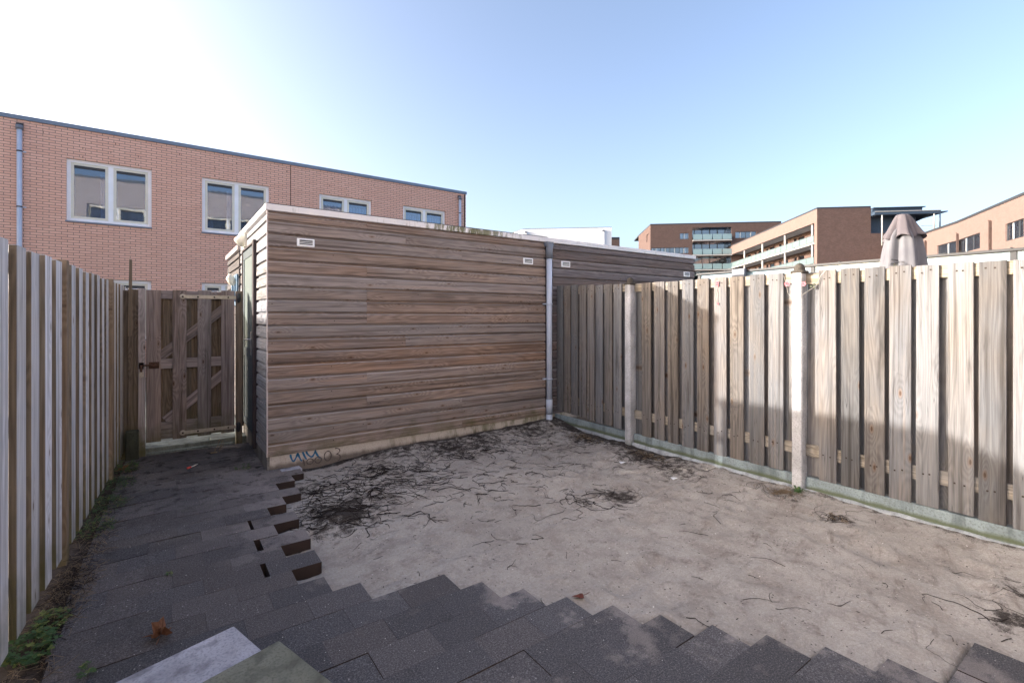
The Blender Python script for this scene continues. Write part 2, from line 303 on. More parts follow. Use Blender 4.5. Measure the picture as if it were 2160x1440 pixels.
def mk_paver():
    g=G('concrete_pavers'); p=g.pos(); r=g.attr('rnd').outputs['Fac']; x,y,z=g.sep(p)
    n=g.noise(p,1.6,4,.6); n2=g.noise(p,9,4,.65); n3=g.noise(p,230,3,.7); n5=g.noise(g.vm('ADD',p,(9,3,1)),3.2,4,.6)
    tone=g.m('FRACT',g.m('MULTIPLY',r,5.17))
    pk=g.m('ADD',tone,g.mr(g.m('SUBTRACT',y,g.m('MULTIPLY',x,.55)),1.6,3.2,-.35,.35))
    col=g.mix(g.mr(pk,.25,.85),(.068,.071,.082),(.108,.090,.085)); col=g.mix(g.mr(tone,0,1,0,.35),col,(.105,.103,.11))
    n6=g.noise(p,75,3,.7); col=g.mix(g.mr(n6,.35,.7,.0,.55),col,(.06,.058,.064))
    col=g.mix(g.mr(n,.35,.7,0,.4),col,(.065,.062,.066)); col=g.mix(g.mr(n3,.50,.78,0,.8),col,(.24,.24,.26)); n7=g.noise(p,135,3,.8); col=g.mix(g.mr(n7,.52,.68,0,.75),col,(.26,.25,.27)); col=g.mix(g.mr(n7,.46,.34,0,.7),col,(.025,.026,.032))
    col=g.mix(g.mr(n3,.45,.25,0,.5),col,(.035,.036,.042))
    sandm=g.m('MULTIPLY',g.mr(g.m('ADD',g.m('ADD',n5,g.m('MULTIPLY',g.m('SUBTRACT',n2,.5),.5)),g.mr(g.m('SUBTRACT',y,g.m('MULTIPLY',x,-1.33)),3.0,4.6,-.20,.12)),.50,.66,0,1,True),g.mr(x,.2,.9,.12,.7))
    col=g.mix(g.m('MULTIPLY',sandm,g.mr(n3,.3,.6,.4,1)),col,(.33,.30,.295))
    gm=g.m('MULTIPLY',g.mr(g.noise(g.vm('ADD',p,(4,8,0)),2.1,4,.6),.58,.75,0,1,True),g.mr(x,.5,-.2,.0,.6)); col=g.mix(gm,col,(.05,.065,.025))
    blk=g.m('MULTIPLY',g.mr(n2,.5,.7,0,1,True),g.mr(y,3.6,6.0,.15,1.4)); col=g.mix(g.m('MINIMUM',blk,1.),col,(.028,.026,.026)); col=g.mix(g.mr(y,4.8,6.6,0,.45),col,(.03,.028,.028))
    vo=g.n('ShaderNodeTexVoronoi',{'Vector':p,'Scale':55.},feature='F1'); vc=g.sep(vo.outputs['Color'])
    fl=g.m('MULTIPLY',g.m('LESS_THAN',vo.outputs['Distance'],.14),g.m('GREATER_THAN',vc[0],.93)); col=g.mix(fl,col,(.5,.5,.5))
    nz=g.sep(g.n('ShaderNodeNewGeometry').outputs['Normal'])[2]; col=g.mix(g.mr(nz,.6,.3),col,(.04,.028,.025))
    col=g.n('ShaderNodeHueSaturation',{'Color':col,'Value':g.mr(g.m('FRACT',g.m('MULTIPLY',r,11.3)),0,1,.82,1.14)}).outputs[0]
    g.P(Base_Color=col,Roughness=.88,Specular_IOR_Level=.25); g.bump(g.m('ADD',g.m('MULTIPLY',n3,.9),g.m('MULTIPLY',n2,.7)),.8,.005); return g.M
M['paver']=mk_paver()
M['soil']=plain('dark_soil',(.06,.05,.045),.95,.1,var=.6,vs=25)
M['joint']=plain('joint_dirt',(.06,.054,.052),.95,.1,var=.5,vs=30)
M['ground']=plain('dusty_ground',(.16,.15,.13),.95,.1,var=.3,vs=.4)
def mk_cloth(nm,ca,cb):
    g=G(nm); p=g.pos(); n=g.noise(p,8,4); n2=g.noise(p,400,2)
    col=g.mix(g.mr(n,.3,.7),ca,cb); col=g.mix(g.mr(n2,.3,.7,0,.2),col,(.18,.16,.17))
    g.P(Base_Color=col,Roughness=.9,Specular_IOR_Level=.15); g.bump(n,.3,.02); return g.M
M['cloth']=mk_cloth('mauve_cape_cloth',(.105,.098,.113),(.13,.12,.137)); M['cloth_grey']=mk_cloth('grey_cover_cloth',(.135,.142,.166),(.165,.172,.195))
def mk_fascia():
    g=G('stained_fascia'); p=g.pos(); x,y,z=g.sep(p); n=g.noise(g.vm('MULTIPLY',p,(14,14,4)),1.,5,.7); n2=g.noise(p,2,3)
    col=g.mix(g.mr(n2,.3,.7),(.68,.665,.69),(.78,.765,.79))
    a=g.mr(g.m('ABSOLUTE',g.m('SUBTRACT',x,3.05)),.15,1.1,1,0,True)
    mm=g.m('MULTIPLY',g.mr(g.m('ADD',n,g.m('MULTIPLY',a,.16)),.56,.68,0,1,True),g.mr(a,0,1,.25,.95))
    col=g.mix(mm,col,(.12,.12,.05)); g.P(Base_Color=col,Roughness=.45,Specular_IOR_Level=.4,Metallic=.1); return g.M
M['fascia']=mk_fascia()
def mk_doorglass():
    g=G('rippled_wired_glass'); p=g.pos(); x,y,z=g.sep(p)
    wv=g.m('SINE',g.m('MULTIPLY',g.m('ADD',z,g.m('MULTIPLY',g.noise(p,30,2),.01)),900))
    g.P(Base_Color=(.12,.155,.15),Roughness=.5,Specular_IOR_Level=.25); g.bump(wv,.5,.002); return g.M
M['doorglass']=mk_doorglass()
# ------------------------------------------------------------------ generic pieces
def wall(mb, A, B, z0, z1, holes, inn, depth, mi=0, rmi=None):
    L=math.hypot(B[0]-A[0],B[1]-A[1]); d=((B[0]-A[0])/L,(B[1]-A[1])/L)
    ts=sorted({0,L,*[h[0] for h in holes],*[h[1] for h in holes]}); zs=sorted({z0,z1,*[h[2] for h in holes],*[h[3] for h in holes]})
    P=lambda t,z,k=0:(A[0]+d[0]*t+inn[0]*k,A[1]+d[1]*t+inn[1]*k,z)
    for i in range(len(ts)-1):
        for j in range(len(zs)-1):
            tm,zm=(ts[i]+ts[i+1])/2,(zs[j]+zs[j+1])/2
            if any(h[0]<tm<h[1] and h[2]<zm<h[3] for h in holes): continue
            t0,t1,a,b=ts[i],ts[i+1],zs[j],zs[j+1]
            mb.add([P(t0,a),P(t1,a),P(t1,b),P(t0,b)],[(0,1,2,3)],mi,[(t0,a,0),(t1,a,0),(t1,b,0),(t0,b,0)],0)
    for t0,t1,a,b in holes:
        for (p,q) in (((t0,a),(t1,a)),((t1,a),(t1,b)),((t1,b),(t0,b)),((t0,b),(t0,a))):
            w_=[(p[0],p[1],0),(q[0],q[1],0),(q[0]+depth*(p[0]==q[0]),q[1]+depth*(p[1]==q[1]),0),(p[0]+depth*(p[0]==q[0]),p[1]+depth*(p[1]==q[1]),0)]
            mb.add([P(*p),P(*q),P(*q,depth),P(*p,depth)],[(0,1,2,3)],mi if rmi is None else rmi,w_,0)
def lbox(mb, A, d, n, t0,t1, k0,k1, z0,z1, mi=0, rnd=0):   # box along wall direction d, depth along n (inward)
    c=[(t0,k0),(t1,k0),(t1,k1),(t0,k1)]
    v=[(A[0]+d[0]*t+n[0]*k,A[1]+d[1]*t+n[1]*k,z) for z in (z0,z1) for t,k in c]
    mb.add(v,MB.BF,mi,[(t,z,k) for z in (z0,z1) for t,k in c],rnd)
# ------------------------------------------------------------------ ground and pavement
g_=MB(); g_.add([(-900,-900,-.14),(1200,-900,-.14),(1200,1200,-.14),(-900,1200,-.14)],[(0,1,2,3)]); tag(g_.build('ground',M['ground']),kind='structure')
# row boundaries (V) and right ends (U) of the half-bond paving
rowsV=[2.527-.195*i for i in range(0,18)]
ends={0:1.32,1:1.457,2:1.605,3:1.746,4:1.893,5:2.026,6:2.172,7:2.306,8:2.447,9:2.58,10:3.03,11:3.05,12:3.2,13:3.3,14:3.45,15:3.6,16:3.75}
upper=[(2.527,2.722,.893),(2.722,2.905,.742),(2.905,3.09,.605),(3.09,3.275,.777),(3.275,3.465,.612),(3.465,3.65,.80),(3.65,3.84,.632),(3.84,4.02,.805),(4.02,4.205,.645),(4.205,4.39,.786),(4.39,4.58,.935),(4.58,4.765,.80),(4.765,4.93,.962),(4.93,5.11,1.075),(5.11,5.225,.96)]
rows=[(rowsV[i+1],rowsV[i],ends[i],.145) for i in range(17)]+[(a,b,e,0) for a,b,e in upper]
rows+=[(5.225+.187*i,5.225+.187*(i+1),.80,.0) for i in range(7)]
def left_edge(V): return -.43+.03*max(0,V-3.5)+.012*noise.noise(Vector((V*3,1,2)))
pv=MB(); k=0
for a,b,e,_ in rows:
    k+=1; u=e; L=.29 
    slot={(3.09):(.463,.492),(3.465):(.478,.515),(3.84):(.487,.508)}.get(a)
    first=True
    while u>left_edge((a+b)/2)+.03:
        u0=u-L
        if slot and u0<slot[1]<u: u0=slot[1]
        if a>=5.225 and first: u0=u-(.145 if k%2 else .29)
        le=left_edge((a+b)/2); u0=max(u0,le)
        first=False
        g=.0004; dz=random.uniform(-.0009,.0009)-(.004 if random.random()<.06 else 0); tx=random.uniform(-.003,.003); ty=random.uniform(-.002,.002)
        rn=random.random()
        zc=lambda x_,y_: dz+tx*(x_-u)+ty*(y_-a)-.012*math.exp(-((x_+.35)**2)/.03)
        vs=[(u0+g,a+g,-.075),(u-g,a+g,-.075),(u-g,b-g,-.075),(u0+g,b-g,-.075)]
        vs+=[(x_,y_,zc(x_,y_)) for x_,y_ in ((u0+g,a+g),(u-g,a+g),(u-g,b-g),(u0+g,b-g))]
        pv.add(vs,MB.BF,0,None,rn)
        u=u0
        if slot and abs(u-slot[1])<1e-6: u=slot[0]
for a,b,e,_ in rows:
    sl_={(3.09):(.463,.492),(3.465):(.478,.515),(3.84):(.487,.508)}.get(a); le=left_edge((a+b)/2)
    for p,q in (((le,sl_[0]-.004),(sl_[1]+.004,e-.004)) if sl_ else ((le,e-.004),)): pv.box((p,a+.0005,-.07),(q,b-.0005,-.020),mi=1,rnd=.5)
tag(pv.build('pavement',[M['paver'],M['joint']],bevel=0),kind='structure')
def in_paving(U,V,m=0):
    for a,b,e,_ in rows:
        if a<=V<b: return U<e-m
    return U<.8 and V>5
# sand bed: one height sheet with dirt amounts
CL=[(1.12,3.88,.28,.62),(.97,3.72,.2,.5),(1.34,4.09,.22,.42),(1.85,4.4,.3,.35),(1.75,4.74,.3,.45),(2.66,5.06,.35,.5),(3.03,4.92,.35,.5),(3.2,2.84,.16,.6),(2.8,2.93,.14,.3),(4.3,4.3,.3,.55),(4.25,3.45,.3,.62),(4.2,3.0,.3,.4),(3.7,4.4,.4,.35),(3.46,.5,.12,.5),(3.85,.5,.2,.4),(4.1,2.75,.2,.4),(4.06,1.5,.12,.5),(2.67,3.9,.2,.25),(1.0,4.6,.25,.5),(4.3,2.0,.2,.45),(3.9,5.0,.4,.5),(2.15,4.85,.3,.35),(3.6,3.6,.3,.28),(3.3,1.3,.35,.12),(3.9,1.1,.3,.2)]
def gs(d,s): return math.exp(-(d/s)**2)
DENT=[(2.23,1.62,.09,.02),(2.35,1.9,.07,.012),(2.9,1.4,.1,.012),(3.3,1.9,.08,.012),(3.45,2.7,.07,.02),(1.7,2.6,.1,.01),(2.1,2.5,.09,.01),(2.6,2.3,.08,.012),(3.0,.9,.08,.014),(1.5,3.0,.1,.01),(3.7,1.6,.09,.012),(2.9,2.4,.08,.01)]
for i in range(60): DENT.append((random.uniform(1,4.4),random.uniform(.5,5),random.uniform(.04,.09),random.uniform(.008,.026)))
def sand_z(U,V):
    z=-.045+.024*noise.noise(Vector((U*1.6,V*1.6,3)))+.016*noise.noise(Vector((U*4.2,V*4.2,7)))+.006*noise.noise(Vector((U*10,V*10,4)))+.004*noise.noise(Vector((U*17,V*17,1)))
    z+=.075*gs(max(0,5.24-V),.45)*min(1,max(0,(U-1.2)/1.2))+.035*gs(max(0,4.46-U),.5)
    z-=.022*gs(abs(U-.85),.35)*(1 if V>2.6 else 0)
    if V<2.7:
        z+=.018
    for a,b,s,h in DENT:
        d=math.hypot((U-a)*.8,V-b)
        if d<3*s: z+=-h*gs(d,s)+h*.6*gs(d-s*1.5,s*.5)
    return z
def dirt(U,V):
    d=.0
    for a,b,s,h in CL:
        q=math.hypot(U-a,V-b)
        if q<3*s: d=max(d,h*gs(q,s*1.2))+.12*h*gs(q,s*2)
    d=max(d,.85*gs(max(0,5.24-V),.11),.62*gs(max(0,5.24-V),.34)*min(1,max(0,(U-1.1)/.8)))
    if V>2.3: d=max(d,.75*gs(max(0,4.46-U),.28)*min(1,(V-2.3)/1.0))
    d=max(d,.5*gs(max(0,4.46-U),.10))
    return d+.10*noise.noise(Vector((U*2.2,V*2.2,5)))
sb=MB(); st_=.03; nx=int(5.1/st_)+1; ny=int(6.6/st_)+1
for j in range(ny):
    for i in range(nx):
        U=-.5+i*st_; V=-1.2+j*st_
        z=sand_z(U,V); 
        if in_paving(U,V,.06): z=-.085
        elif in_paving(U,V,-.0): z=-.075
        sb.v.append((U,V,z)); sb.wc.append((U,V,z)); sb.rn.append(max(0,min(1,dirt(U,V) if not in_paving(U,V,.03) else .8)))
for j in range(ny-1):
    for i in range(nx-1):
        sb.f.append([j*nx+i,j*nx+i+1,(j+1)*nx+i+1,(j+1)*nx+i]); sb.m.append(0); sb.sm.append(True)
tag(sb.build('sand',M['sand']),kind='structure')
# soil strip along the left fence and under gate
lu0=lambda v:-.722+.0525*v
so_=MB(); N=90
for i in range(N+1):
    V=-1+i*.088
    for j in range(7):
        U=lu0(V)-.22+j*(left_edge(V)+.012-lu0(V)+.22)/6; so_.v.append((U,V,-.035+.02*noise.noise(Vector((U*14,V*14,2)))+.012*noise.noise(Vector((U*40,V*40,2)))-.02*(j==6))); so_.wc.append(so_.v[-1]); so_.rn.append(.5)
for i in range(N):
    for j in range(6): so_.f.append([i*7+j,i*7+j+1,(i+1)*7+j+1,(i+1)*7+j]); so_.m.append(0); so_.sm.append(True)
tag(so_.build('soil',M['soil']),kind='structure')
al=MB(); al.box((-9,6.95,-.12),(9,12.0,.012),rnd=.2); tag(al.build('alley_path',M['kerb']),kind='structure')
kb=MB()
kb.box((-.35,6.72,-.1),(.42,6.93,.035),'x'); kb.box((.425,6.72,-.1),(.80,6.93,.04),'x')
kb.box((-.26,6.66,-.1),(.66,6.70,-.004),'x')
o=kb.build('threshold_kerb',M['kerb'],bevel=.006,origin=(.2,6.8,0)); tag(o,'pale worn concrete threshold showing under the wooden gate','kerb')
# ------------------------------------------------------------------ weatherboard sheds
PITCH=.1290; Z0=.128
def cladding(mb, A, d, n, L, z0, z1, seed, mi=0, joints=True, phase=2.45):
    # profile of one board, outward offset against height; A start, d along, n outward
    rr=random.Random(seed); z=phase-PITCH*math.floor((phase-z0)/PITCH)
    if z-z0>.02: z-=PITCH
    while z<z1-.005:
        zb=max(z,z0); zt=min(z+PITCH,z1)
        cuts=[0,L]
        if joints and L>2 and rr.random()<.6: cuts=[0,round(rr.choice([.28,.62,.41,.75])*L,2),L]
        for q in range(len(cuts)-1):
            a,b=cuts[q]+(.0015 if q else 0),cuts[q+1]
            rn=rr.random(); w_=rr.uniform(-.0015,.0015)
            prof=[(0,zb),(.022+w_,zb),(.0245+w_,zb+.005),(.022+w_,max(zb+.006,zt-.031)),(.012,max(zb+.007,zt-.023)),(.001,max(zb+.008,zt-.019)),(.0005,zt),(0,zt)]
            prof=[(o_,min(zz,zt)) for o_,zz in prof]
            nseg=max(1,int((b-a)/.5)); vs=[];wc=[];fs=[]
            for s_ in range(nseg+1):
                t=a+(b-a)*s_/nseg; wob=.0012*noise.noise(Vector((t*2,z*9,seed)))
                for o_,zz in prof:
                    vs.append((A[0]+d[0]*t+n[0]*(o_+wob*(o_>.015)),A[1]+d[1]*t+n[1]*(o_+wob*(o_>.01)),zz)); wc.append((t,zz-z,o_))
            P=len(prof)
            for s_ in range(nseg):
                for k_ in range(P-1): fs.append((s_*P+k_,(s_+1)*P+k_,(s_+1)*P+k_+1,s_*P+k_+1))
            fs.append(tuple(range(P))[::-1]); fs.append(tuple(nseg*P+k_ for k_ in range(P)))
            mb.add(vs,fs,mi,wc,rn)
            for s_ in range(nseg): mb.m[-len(fs)+s_*(P-1)+3]=2  # chamfer faces get the paler edge with the highlight painted in
            # screw heads
            for t in ([a+.04,b-.04]+[a+.62*i+rr.uniform(-.02,.02) for i in range(1,int((b-a)/.62)+1)]):
                if rr.random()<.45 and t<b-.03 and zt-zb>.09:
                    c=Vector((A[0]+d[0]*t+n[0]*.0245,A[1]+d[1]*t+n[1]*.0245,z+rr.choice([.035,.075])))
                    e=Vector((d[0],d[1],0))*.0045; f_=Vector((0,0,.0045))
                    mb.add([c-e-f_,c+e-f_,c+e+f_,c-e+f_],[(0,1,2,3)],1)
        z+=PITCH
def vent(parent, U0, U1, z0, z1, V):
    m=MB(); m.box((U0,V-.012,z0),(U1,V,z1))
    o=m.build('vent_grille',M['white'],parent,bevel=.006)
    s_=MB()
    for i in range(3):
        zz=z0+(z1-z0)*(.24+.2*i); s_.box((U0+.024,V-.0145,zz),(U1-.022,V-.0125,zz+.0095))
    s_.box((U0+.024,V-.0145,z0+(z1-z0)*.78),(U1-.022,V-.0125,z0+(z1-z0)*.78+.004))
    s_.build('slot',M['dark'],o)
VW=5.247
A_=empty('wooden_shed',(.8,5.25,0),'brown weatherboard shed with a grey door and graffiti on its plinth','shed')
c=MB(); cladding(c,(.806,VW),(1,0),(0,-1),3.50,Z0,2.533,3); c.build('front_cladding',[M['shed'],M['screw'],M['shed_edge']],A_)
c=MB(); cladding(c,(.826,VW+.005),(0,1),(-1,0),.66,Z0,2.533,11,joints=False); cladding(c,(.826,7.02),(0,1),(-1,0),.26,Z0,2.533,12,joints=False)
cladding(c,(.826,5.92),(0,1),(-1,0),1.10,2.335,2.533,14,joints=False); c.build('side_cladding',[M['shed_side'],M['screw'],M['shed_side']],A_)
c=MB(); c.box((.798,VW-.024,Z0),(.81,VW-.012,2.535)); c.build('corner_trim',M['trim'],A_)
c=MB(); c.box((4.305,VW-.02,Z0),(4.33,VW+.02,2.535)); c.build('corner_trim',M['jamb'],A_)
c=MB(); c.box((.835,5.262,-.1),(4.34,7.28,2.52)); c.build('shed_core',M['black'],A_)
c=MB(); c.box((.785,VW-.04,2.533),(4.36,7.30,2.597),'x'); c.build('fascia',M['fascia'],A_,bevel=.004)
c=MB(); c.box((.80,VW-.03,2.5975),(4.34,7.28,2.606)); c.build('roof',M['roof'],A_)
c=MB(); c.box((.828,5.236,-.12),(4.34,5.262,Z0-.001),'x'); pl=c.build('plinth',M['plinth'],A_)
c=MB(); c.box((.805,5.24,-.12),(.827,7.28,.155),'y'); c.build('side_plinth',M['side_plinth'],A_)
# graffiti strokes, flat paint on the plinth
def strokes(name, lst, wd, mat, y):
    m=MB()
    for pts in lst:
        vs=[];fs=[]
        for i,(u,z) in enumerate(pts):
            a=pts[max(0,i-1)]; b=pts[min(len(pts)-1,i+1)]; dx,dz=b[0]-a[0],b[1]-a[1]; L=math.hypot(dx,dz) or 1
            ww=wd*(.5+.12*math.sin(i*1.7)); vs+=[(u-dz/L*ww,y,z+dx/L*ww),(u+dz/L*ww,y,z-dx/L*ww)]
        for i in range(len(pts)-1): fs.append((2*i,2*i+1,2*i+3,2*i+2))
        m.add(vs,fs)
    return m.build(name,mat,pl)
strokes('graffiti',[[(1.0146,.1185),(1.0190,.0950),(1.0248,.0772),(1.0338,.0535),(1.0420,.0480),(1.0493,.0500),(1.0600,.0640),(1.0679,.0800),(1.0770,.1020),(1.0856,.1225)],[(1.0840,.1225),(1.092,.095),(1.101,.0731),(1.1135,.0450),(1.126,.0377)],
 [(1.1302,.126),(1.1428,.0928),(1.1554,.0639),(1.168,.0439)],[(1.1638,.126),(1.1700,.1100),(1.1765,.0962),(1.1998,.0699),(1.2140,.0620),(1.2254,.0650),(1.2426,.0898),(1.2555,.1244)],[(1.249,.1204),(1.2663,.0814),(1.2836,.0513),(1.301,.0347)]],.017,M['blue_graffiti'],5.2345)
ell=lambda cx,cz,rx,rz:[(cx+rx*math.cos(a/20*6.2832),cz+rz*math.sin(a/20*6.2832)) for a in range(21)]
strokes('graffiti',[[(1.1344,.0474),(1.1415,.0216),(1.147,-.0173)],ell(1.20,.0180,.031,.028),ell(1.280,.0200,.032,.032),ell(1.376,.045,.035,.050),[(1.4494,.109),(1.460,.1125),(1.472,.110),(1.485,.104),(1.4947,.0948),(1.4993,.083),(1.4970,.0732),(1.4856,.0591),(1.470,.052),(1.463,.0489),(1.4811,.045),(1.4993,.032),(1.5038,.010),(1.4979,-.012),(1.4800,-.022)]],.0095,M['grey_graffiti'],5.2332)
for u0,u1 in ((1.072,1.243),(3.915,4.085)): vent(A_,u0,u1,2.205,2.287,VW-.02)
# door
dr=MB()
dr.box((.806,6.00,.17),(.83,7.02,2.31),'z'); 
dr.box((.795,6.10,2.20),(.806,6.95,2.30)); dr.box((.795,6.86,.18),(.806,6.95,2.1995)); dr.box((.795,6.10,.18),(.806,6.21,2.1995)); dr.box((.795,6.2105,1.02),(.806,6.8595,1.12)); dr.box((.795,6.2105,.18),(.806,6.8595,.27))
for i in range(6): dr.box((.801,6.2105,.275+i*.122),(.806,6.8595,.275+i*.122+.112))
dor=dr.build('door',M['door'],A_,bevel=.003)
m=MB(); m.box((.802,6.212,1.122),(.8055,6.858,2.198)); m.build('pane',M['doorglass'],dor)
m=MB(); m.box((.788,6.225,1.055),(.795,6.275,1.325)); m.tube([(.79,6.25,1.235),(.745,6.25,1.235),(.745,6.37,1.232)],.009,8); m.build('handle',M['steel'],dor,bevel=.002)
for zz in (.5,1.28,2.05):
    m=MB(); m.box((.785,6.955,zz),(.80,6.975,zz+.09)); m.build('hinge',M['steel'],dor)
m=MB(); m.box((.772,5.915,.06),(.835,6.00,2.335)); m.box((.785,6.952,.12),(.81,7.02,2.335)); m.box((.785,6.0005,2.312),(.81,6.9515,2.335)); m.build('door_frame',M['jamb'],A_,bevel=.003)
# bulkhead lamp
m=MB()
prof=[(0,.07),(.02,.072),(.04,.064),(.062,.05),(.082,.032),(.096,.012),(.099,0)]
vs=[];fs=[];n_=16
for d_,r_ in prof:
    for k_ in range(n_):
        a=2*math.pi*k_/n_; vs.append((.775-d_,6.76+r_*.9*math.cos(a),2.43+r_*1.05*math.sin(a)))
for i in range(len(prof)-1):
    for k_ in range(n_): fs.append((i*n_+k_,i*n_+(k_+1)%n_,(i+1)*n_+(k_+1)%n_,(i+1)*n_+k_))
m.add(vs,fs,smooth=True); m.box((.775,6.68,2.35),(.806,6.84,2.51)); lm=m.build('wall_lamp',M['lampwhite'],A_)
# downpipe between the sheds
PX,PY=4.335,5.175
m=MB(); m.tube([(PX,PY,.16),(PX,PY,2.36)],.040,18,rnd=.3); m.tube([(PX,PY,2.30),(PX,PY,2.5)],.048,18,mi=1); m.box((PX-.055,PY-.03,2.47),(PX+.055,PY+.06,2.532),mi=1)
m.tube([(PX,PY,.17),(PX,PY,.35)],.046,18); m.tube([(PX,PY,.145),(PX,PY,.172)],.0475,18,mi=1); m.tube([(PX,PY,-.06),(PX,PY,.145)],.044,18)
m.build('downpipe',[M['pipe'],M['pipe_dark']],A_)
for zz in (1.66,.62):
    m=MB(); m.tube([(PX,PY,zz),(PX,PY,zz+.022)],.0465,18); m.box((PX-.075,PY+.02,zz+.002),(PX-.01,PY+.06,zz+.02)); m.build('pipe_bracket',M['pipe'],A_)
B_=empty('wooden_shed',(4.44,5.25,0),'second weatherboard shed in the row, right of the downpipe and behind the board fence','shed')
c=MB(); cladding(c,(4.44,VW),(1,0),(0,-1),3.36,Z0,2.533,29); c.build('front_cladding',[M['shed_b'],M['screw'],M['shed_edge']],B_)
c=MB(); c.box((4.45,5.262,-.1),(7.80,7.28,2.52)); c.build('shed_core',M['black'],B_)
c=MB(); c.box((4.3605,VW-.0395,2.5335),(7.83,7.30,2.5965),'x'); c.build('fascia',M['fascia'],B_,bevel=.004)
c=MB(); c.box((4.44,5.238,-.12),(7.80,5.262,Z0-.001),'x'); c.build('plinth',M['plinth'],B_)
for u0,u1 in ((4.593,4.767),(7.47,7.652)): vent(B_,u0,u1,2.205,2.29,VW-.02)
C_=empty('wooden_shed',(.8,7.42,0),'lower dark weatherboard shed with a blue window frame, beyond the grey door','shed')
c=MB(); cladding(c,(.822,7.40),(0,1),(-1,0),1.5,.1,2.39,41,joints=False,phase=2.30); c.build('side_cladding',[M['shed_dark'],M['screw'],M['shed_dark']],C_)
c=MB(); c.box((.83,7.40,-.1),(4.0,8.90,2.39)); c.build('shed_core',M['black'],C_)
c=MB(); c.box((.775,7.385,2.392),(4.0,8.93,2.455)); c.build('fascia',M['trim'],C_)
c=MB(); c.box((.775,7.46,1.65),(.80,8.10,1.70)); c.box((.775,7.46,2.02),(.80,8.10,2.07)); c.box((.775,7.46,1.7005),(.80,7.52,2.0195)); c.box((.775,8.04,1.7005),(.80,8.10,2.0195)); c.box((.775,7.74,1.7005),(.80,7.79,2.0195)); wf=c.build('window',M['blue'],C_)
c=MB(); c.box((.79,7.5205,1.7005),(.798,8.0395,2.0195)); c.build('pane',M['glass_dim'],wf)
c=MB(); c.tube([(.77,7.60,1.94),(.74,7.60,1.96),(.715,7.60,2.02),(.71,7.60,2.08)],[.03,.045,.055,.015],12); c.build('wall_lamp',M['lampwhite'],C_)
# neighbour's shed (casts the stepped shadow on the right fence)
D_=empty('wooden_shed',(-3,5.5,0),"neighbour's weatherboard shed standing behind the silver grey fence",'shed')
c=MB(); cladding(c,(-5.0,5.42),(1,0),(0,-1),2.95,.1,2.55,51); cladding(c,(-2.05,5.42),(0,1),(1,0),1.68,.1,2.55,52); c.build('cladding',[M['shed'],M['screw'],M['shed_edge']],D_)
c=MB(); c.box((-5,5.43,-.1),(-2.06,7.09,2.54)); c.build('shed_core',M['black'],D_)
c=MB(); c.box((-5.03,5.39,2.54),(-2.02,7.12,2.61)); c.build('fascia',M['trim'],D_)
# ------------------------------------------------------------------ right fence
UF=4.48
R_=empty('board_fence',(4.5,2.6,0),'tall sunlit weathered plank fence with pale concrete posts along the sand','fence')
def fence_panel(parent, v0, v1, zt0, zt1, zb0, zb1, fr, seed, rails, pitch=None, wd=.142, mats=None):
    rr=random.Random(seed); m=MB(); L=v1-v0
    zt=lambda v: zt0+(zt1-zt0)*(v-v0)/L; zb=lambda v: zb0+(zb1-zb0)*(v-v0)/L
    for a in fr:
        a=a+rr.uniform(-.006,.006); w_=wd+rr.uniform(-.004,.004); cx=a+w_/2; t=rr.uniform(-.006,.006); q=rr.uniform(-.007,.007); ln_=rr.uniform(-.003,.003); cup=rr.uniform(0,.004)
        # a board is three strips wide so that it can cup and catch light unevenly
        z0=zb(cx)+q; z1=zt(cx)+t; rn=rr.random(); U0=UF+rr.uniform(-.002,.002); tw=rr.uniform(-.004,.004)
        vs=[];wc=[];fs=[]; ns=4
        for s_ in range(ns+1):
            zz=z0+(z1-z0)*s_/ns; bw=.003*noise.noise(Vector((a*7,zz*1.1,seed)))
            for j in range(4):
                f_=j/3; ff=a+w_*f_
                ff+=ln_*(zz-1); u=U0+cup*math.sin(math.pi*f_)*-1+tw*(f_-.5)*(zz-1)+bw
                vs.append((u,ff,zz)); wc.append((zz,w_*f_,0))
            for j in range(4):
                f_=1-j/3; vs.append((U0+.017,a+w_*f_,zz)); wc.append((zz,w_*f_,.017))
        for s_ in range(ns):
            for j in range(8): fs.append((s_*8+j,s_*8+(j+1)%8,(s_+1)*8+(j+1)%8,(s_+1)*8+j))
        fs.append(tuple(range(8))[::-1]); fs.append(tuple(ns*8+j for j in range(8)))
        m.add(vs,fs,0,wc,rn)
        for zr,hr in rails:
            for dv in (.35,.68):
                zz=zr+hr*rr.uniform(.3,.7); vv=a+w_*(dv+rr.uniform(-.06,.06))
                c=Vector((U0-.0062,vv,zz)); e=Vector((0,.0055,0)); f2=Vector((0,0,.0055)); m.add([c-e-f2,c-e+f2,c+e+f2,c+e-f2],[(0,1,2,3)],1)
    # back boards, staggered
    fs_=sorted(fr); 
    for i in range(-1,len(fs_)):
        a=(fs_[i]+wd if i>=0 else v0)-.05; b=(fs_[i+1] if i+1<len(fs_) else v1)+.045
        if b-a<.05: continue
        b=min(b,a+.145) if i>=0 and i+1<len(fs_) else b
        a=max(a,v0-.0); b=min(b,v1)
        m.box((UF+.045,a,zb(a)+.003),(UF+.062,b,zt((a+b)/2)-.012+rr.uniform(-.004,.002)),'z',rnd=rr.random())
    p=m.build('fence_panel',[M['fence_sun'],M['screw']],parent,bevel=.0025)
    for zr,hr in rails:
        r=MB(); r.box((UF+.0195,v0,zr),(UF+.0435,v1,zr+hr),'y'); r.build('rail',M['fence_rail'],p)
    return p
r3=random.Random(5)
def fronts(v0,v1,n,wd=.142):
    p=(v1-v0-wd)/(n-1); return [v0+p*i+r3.uniform(-.004,.004) for i in range(n)]
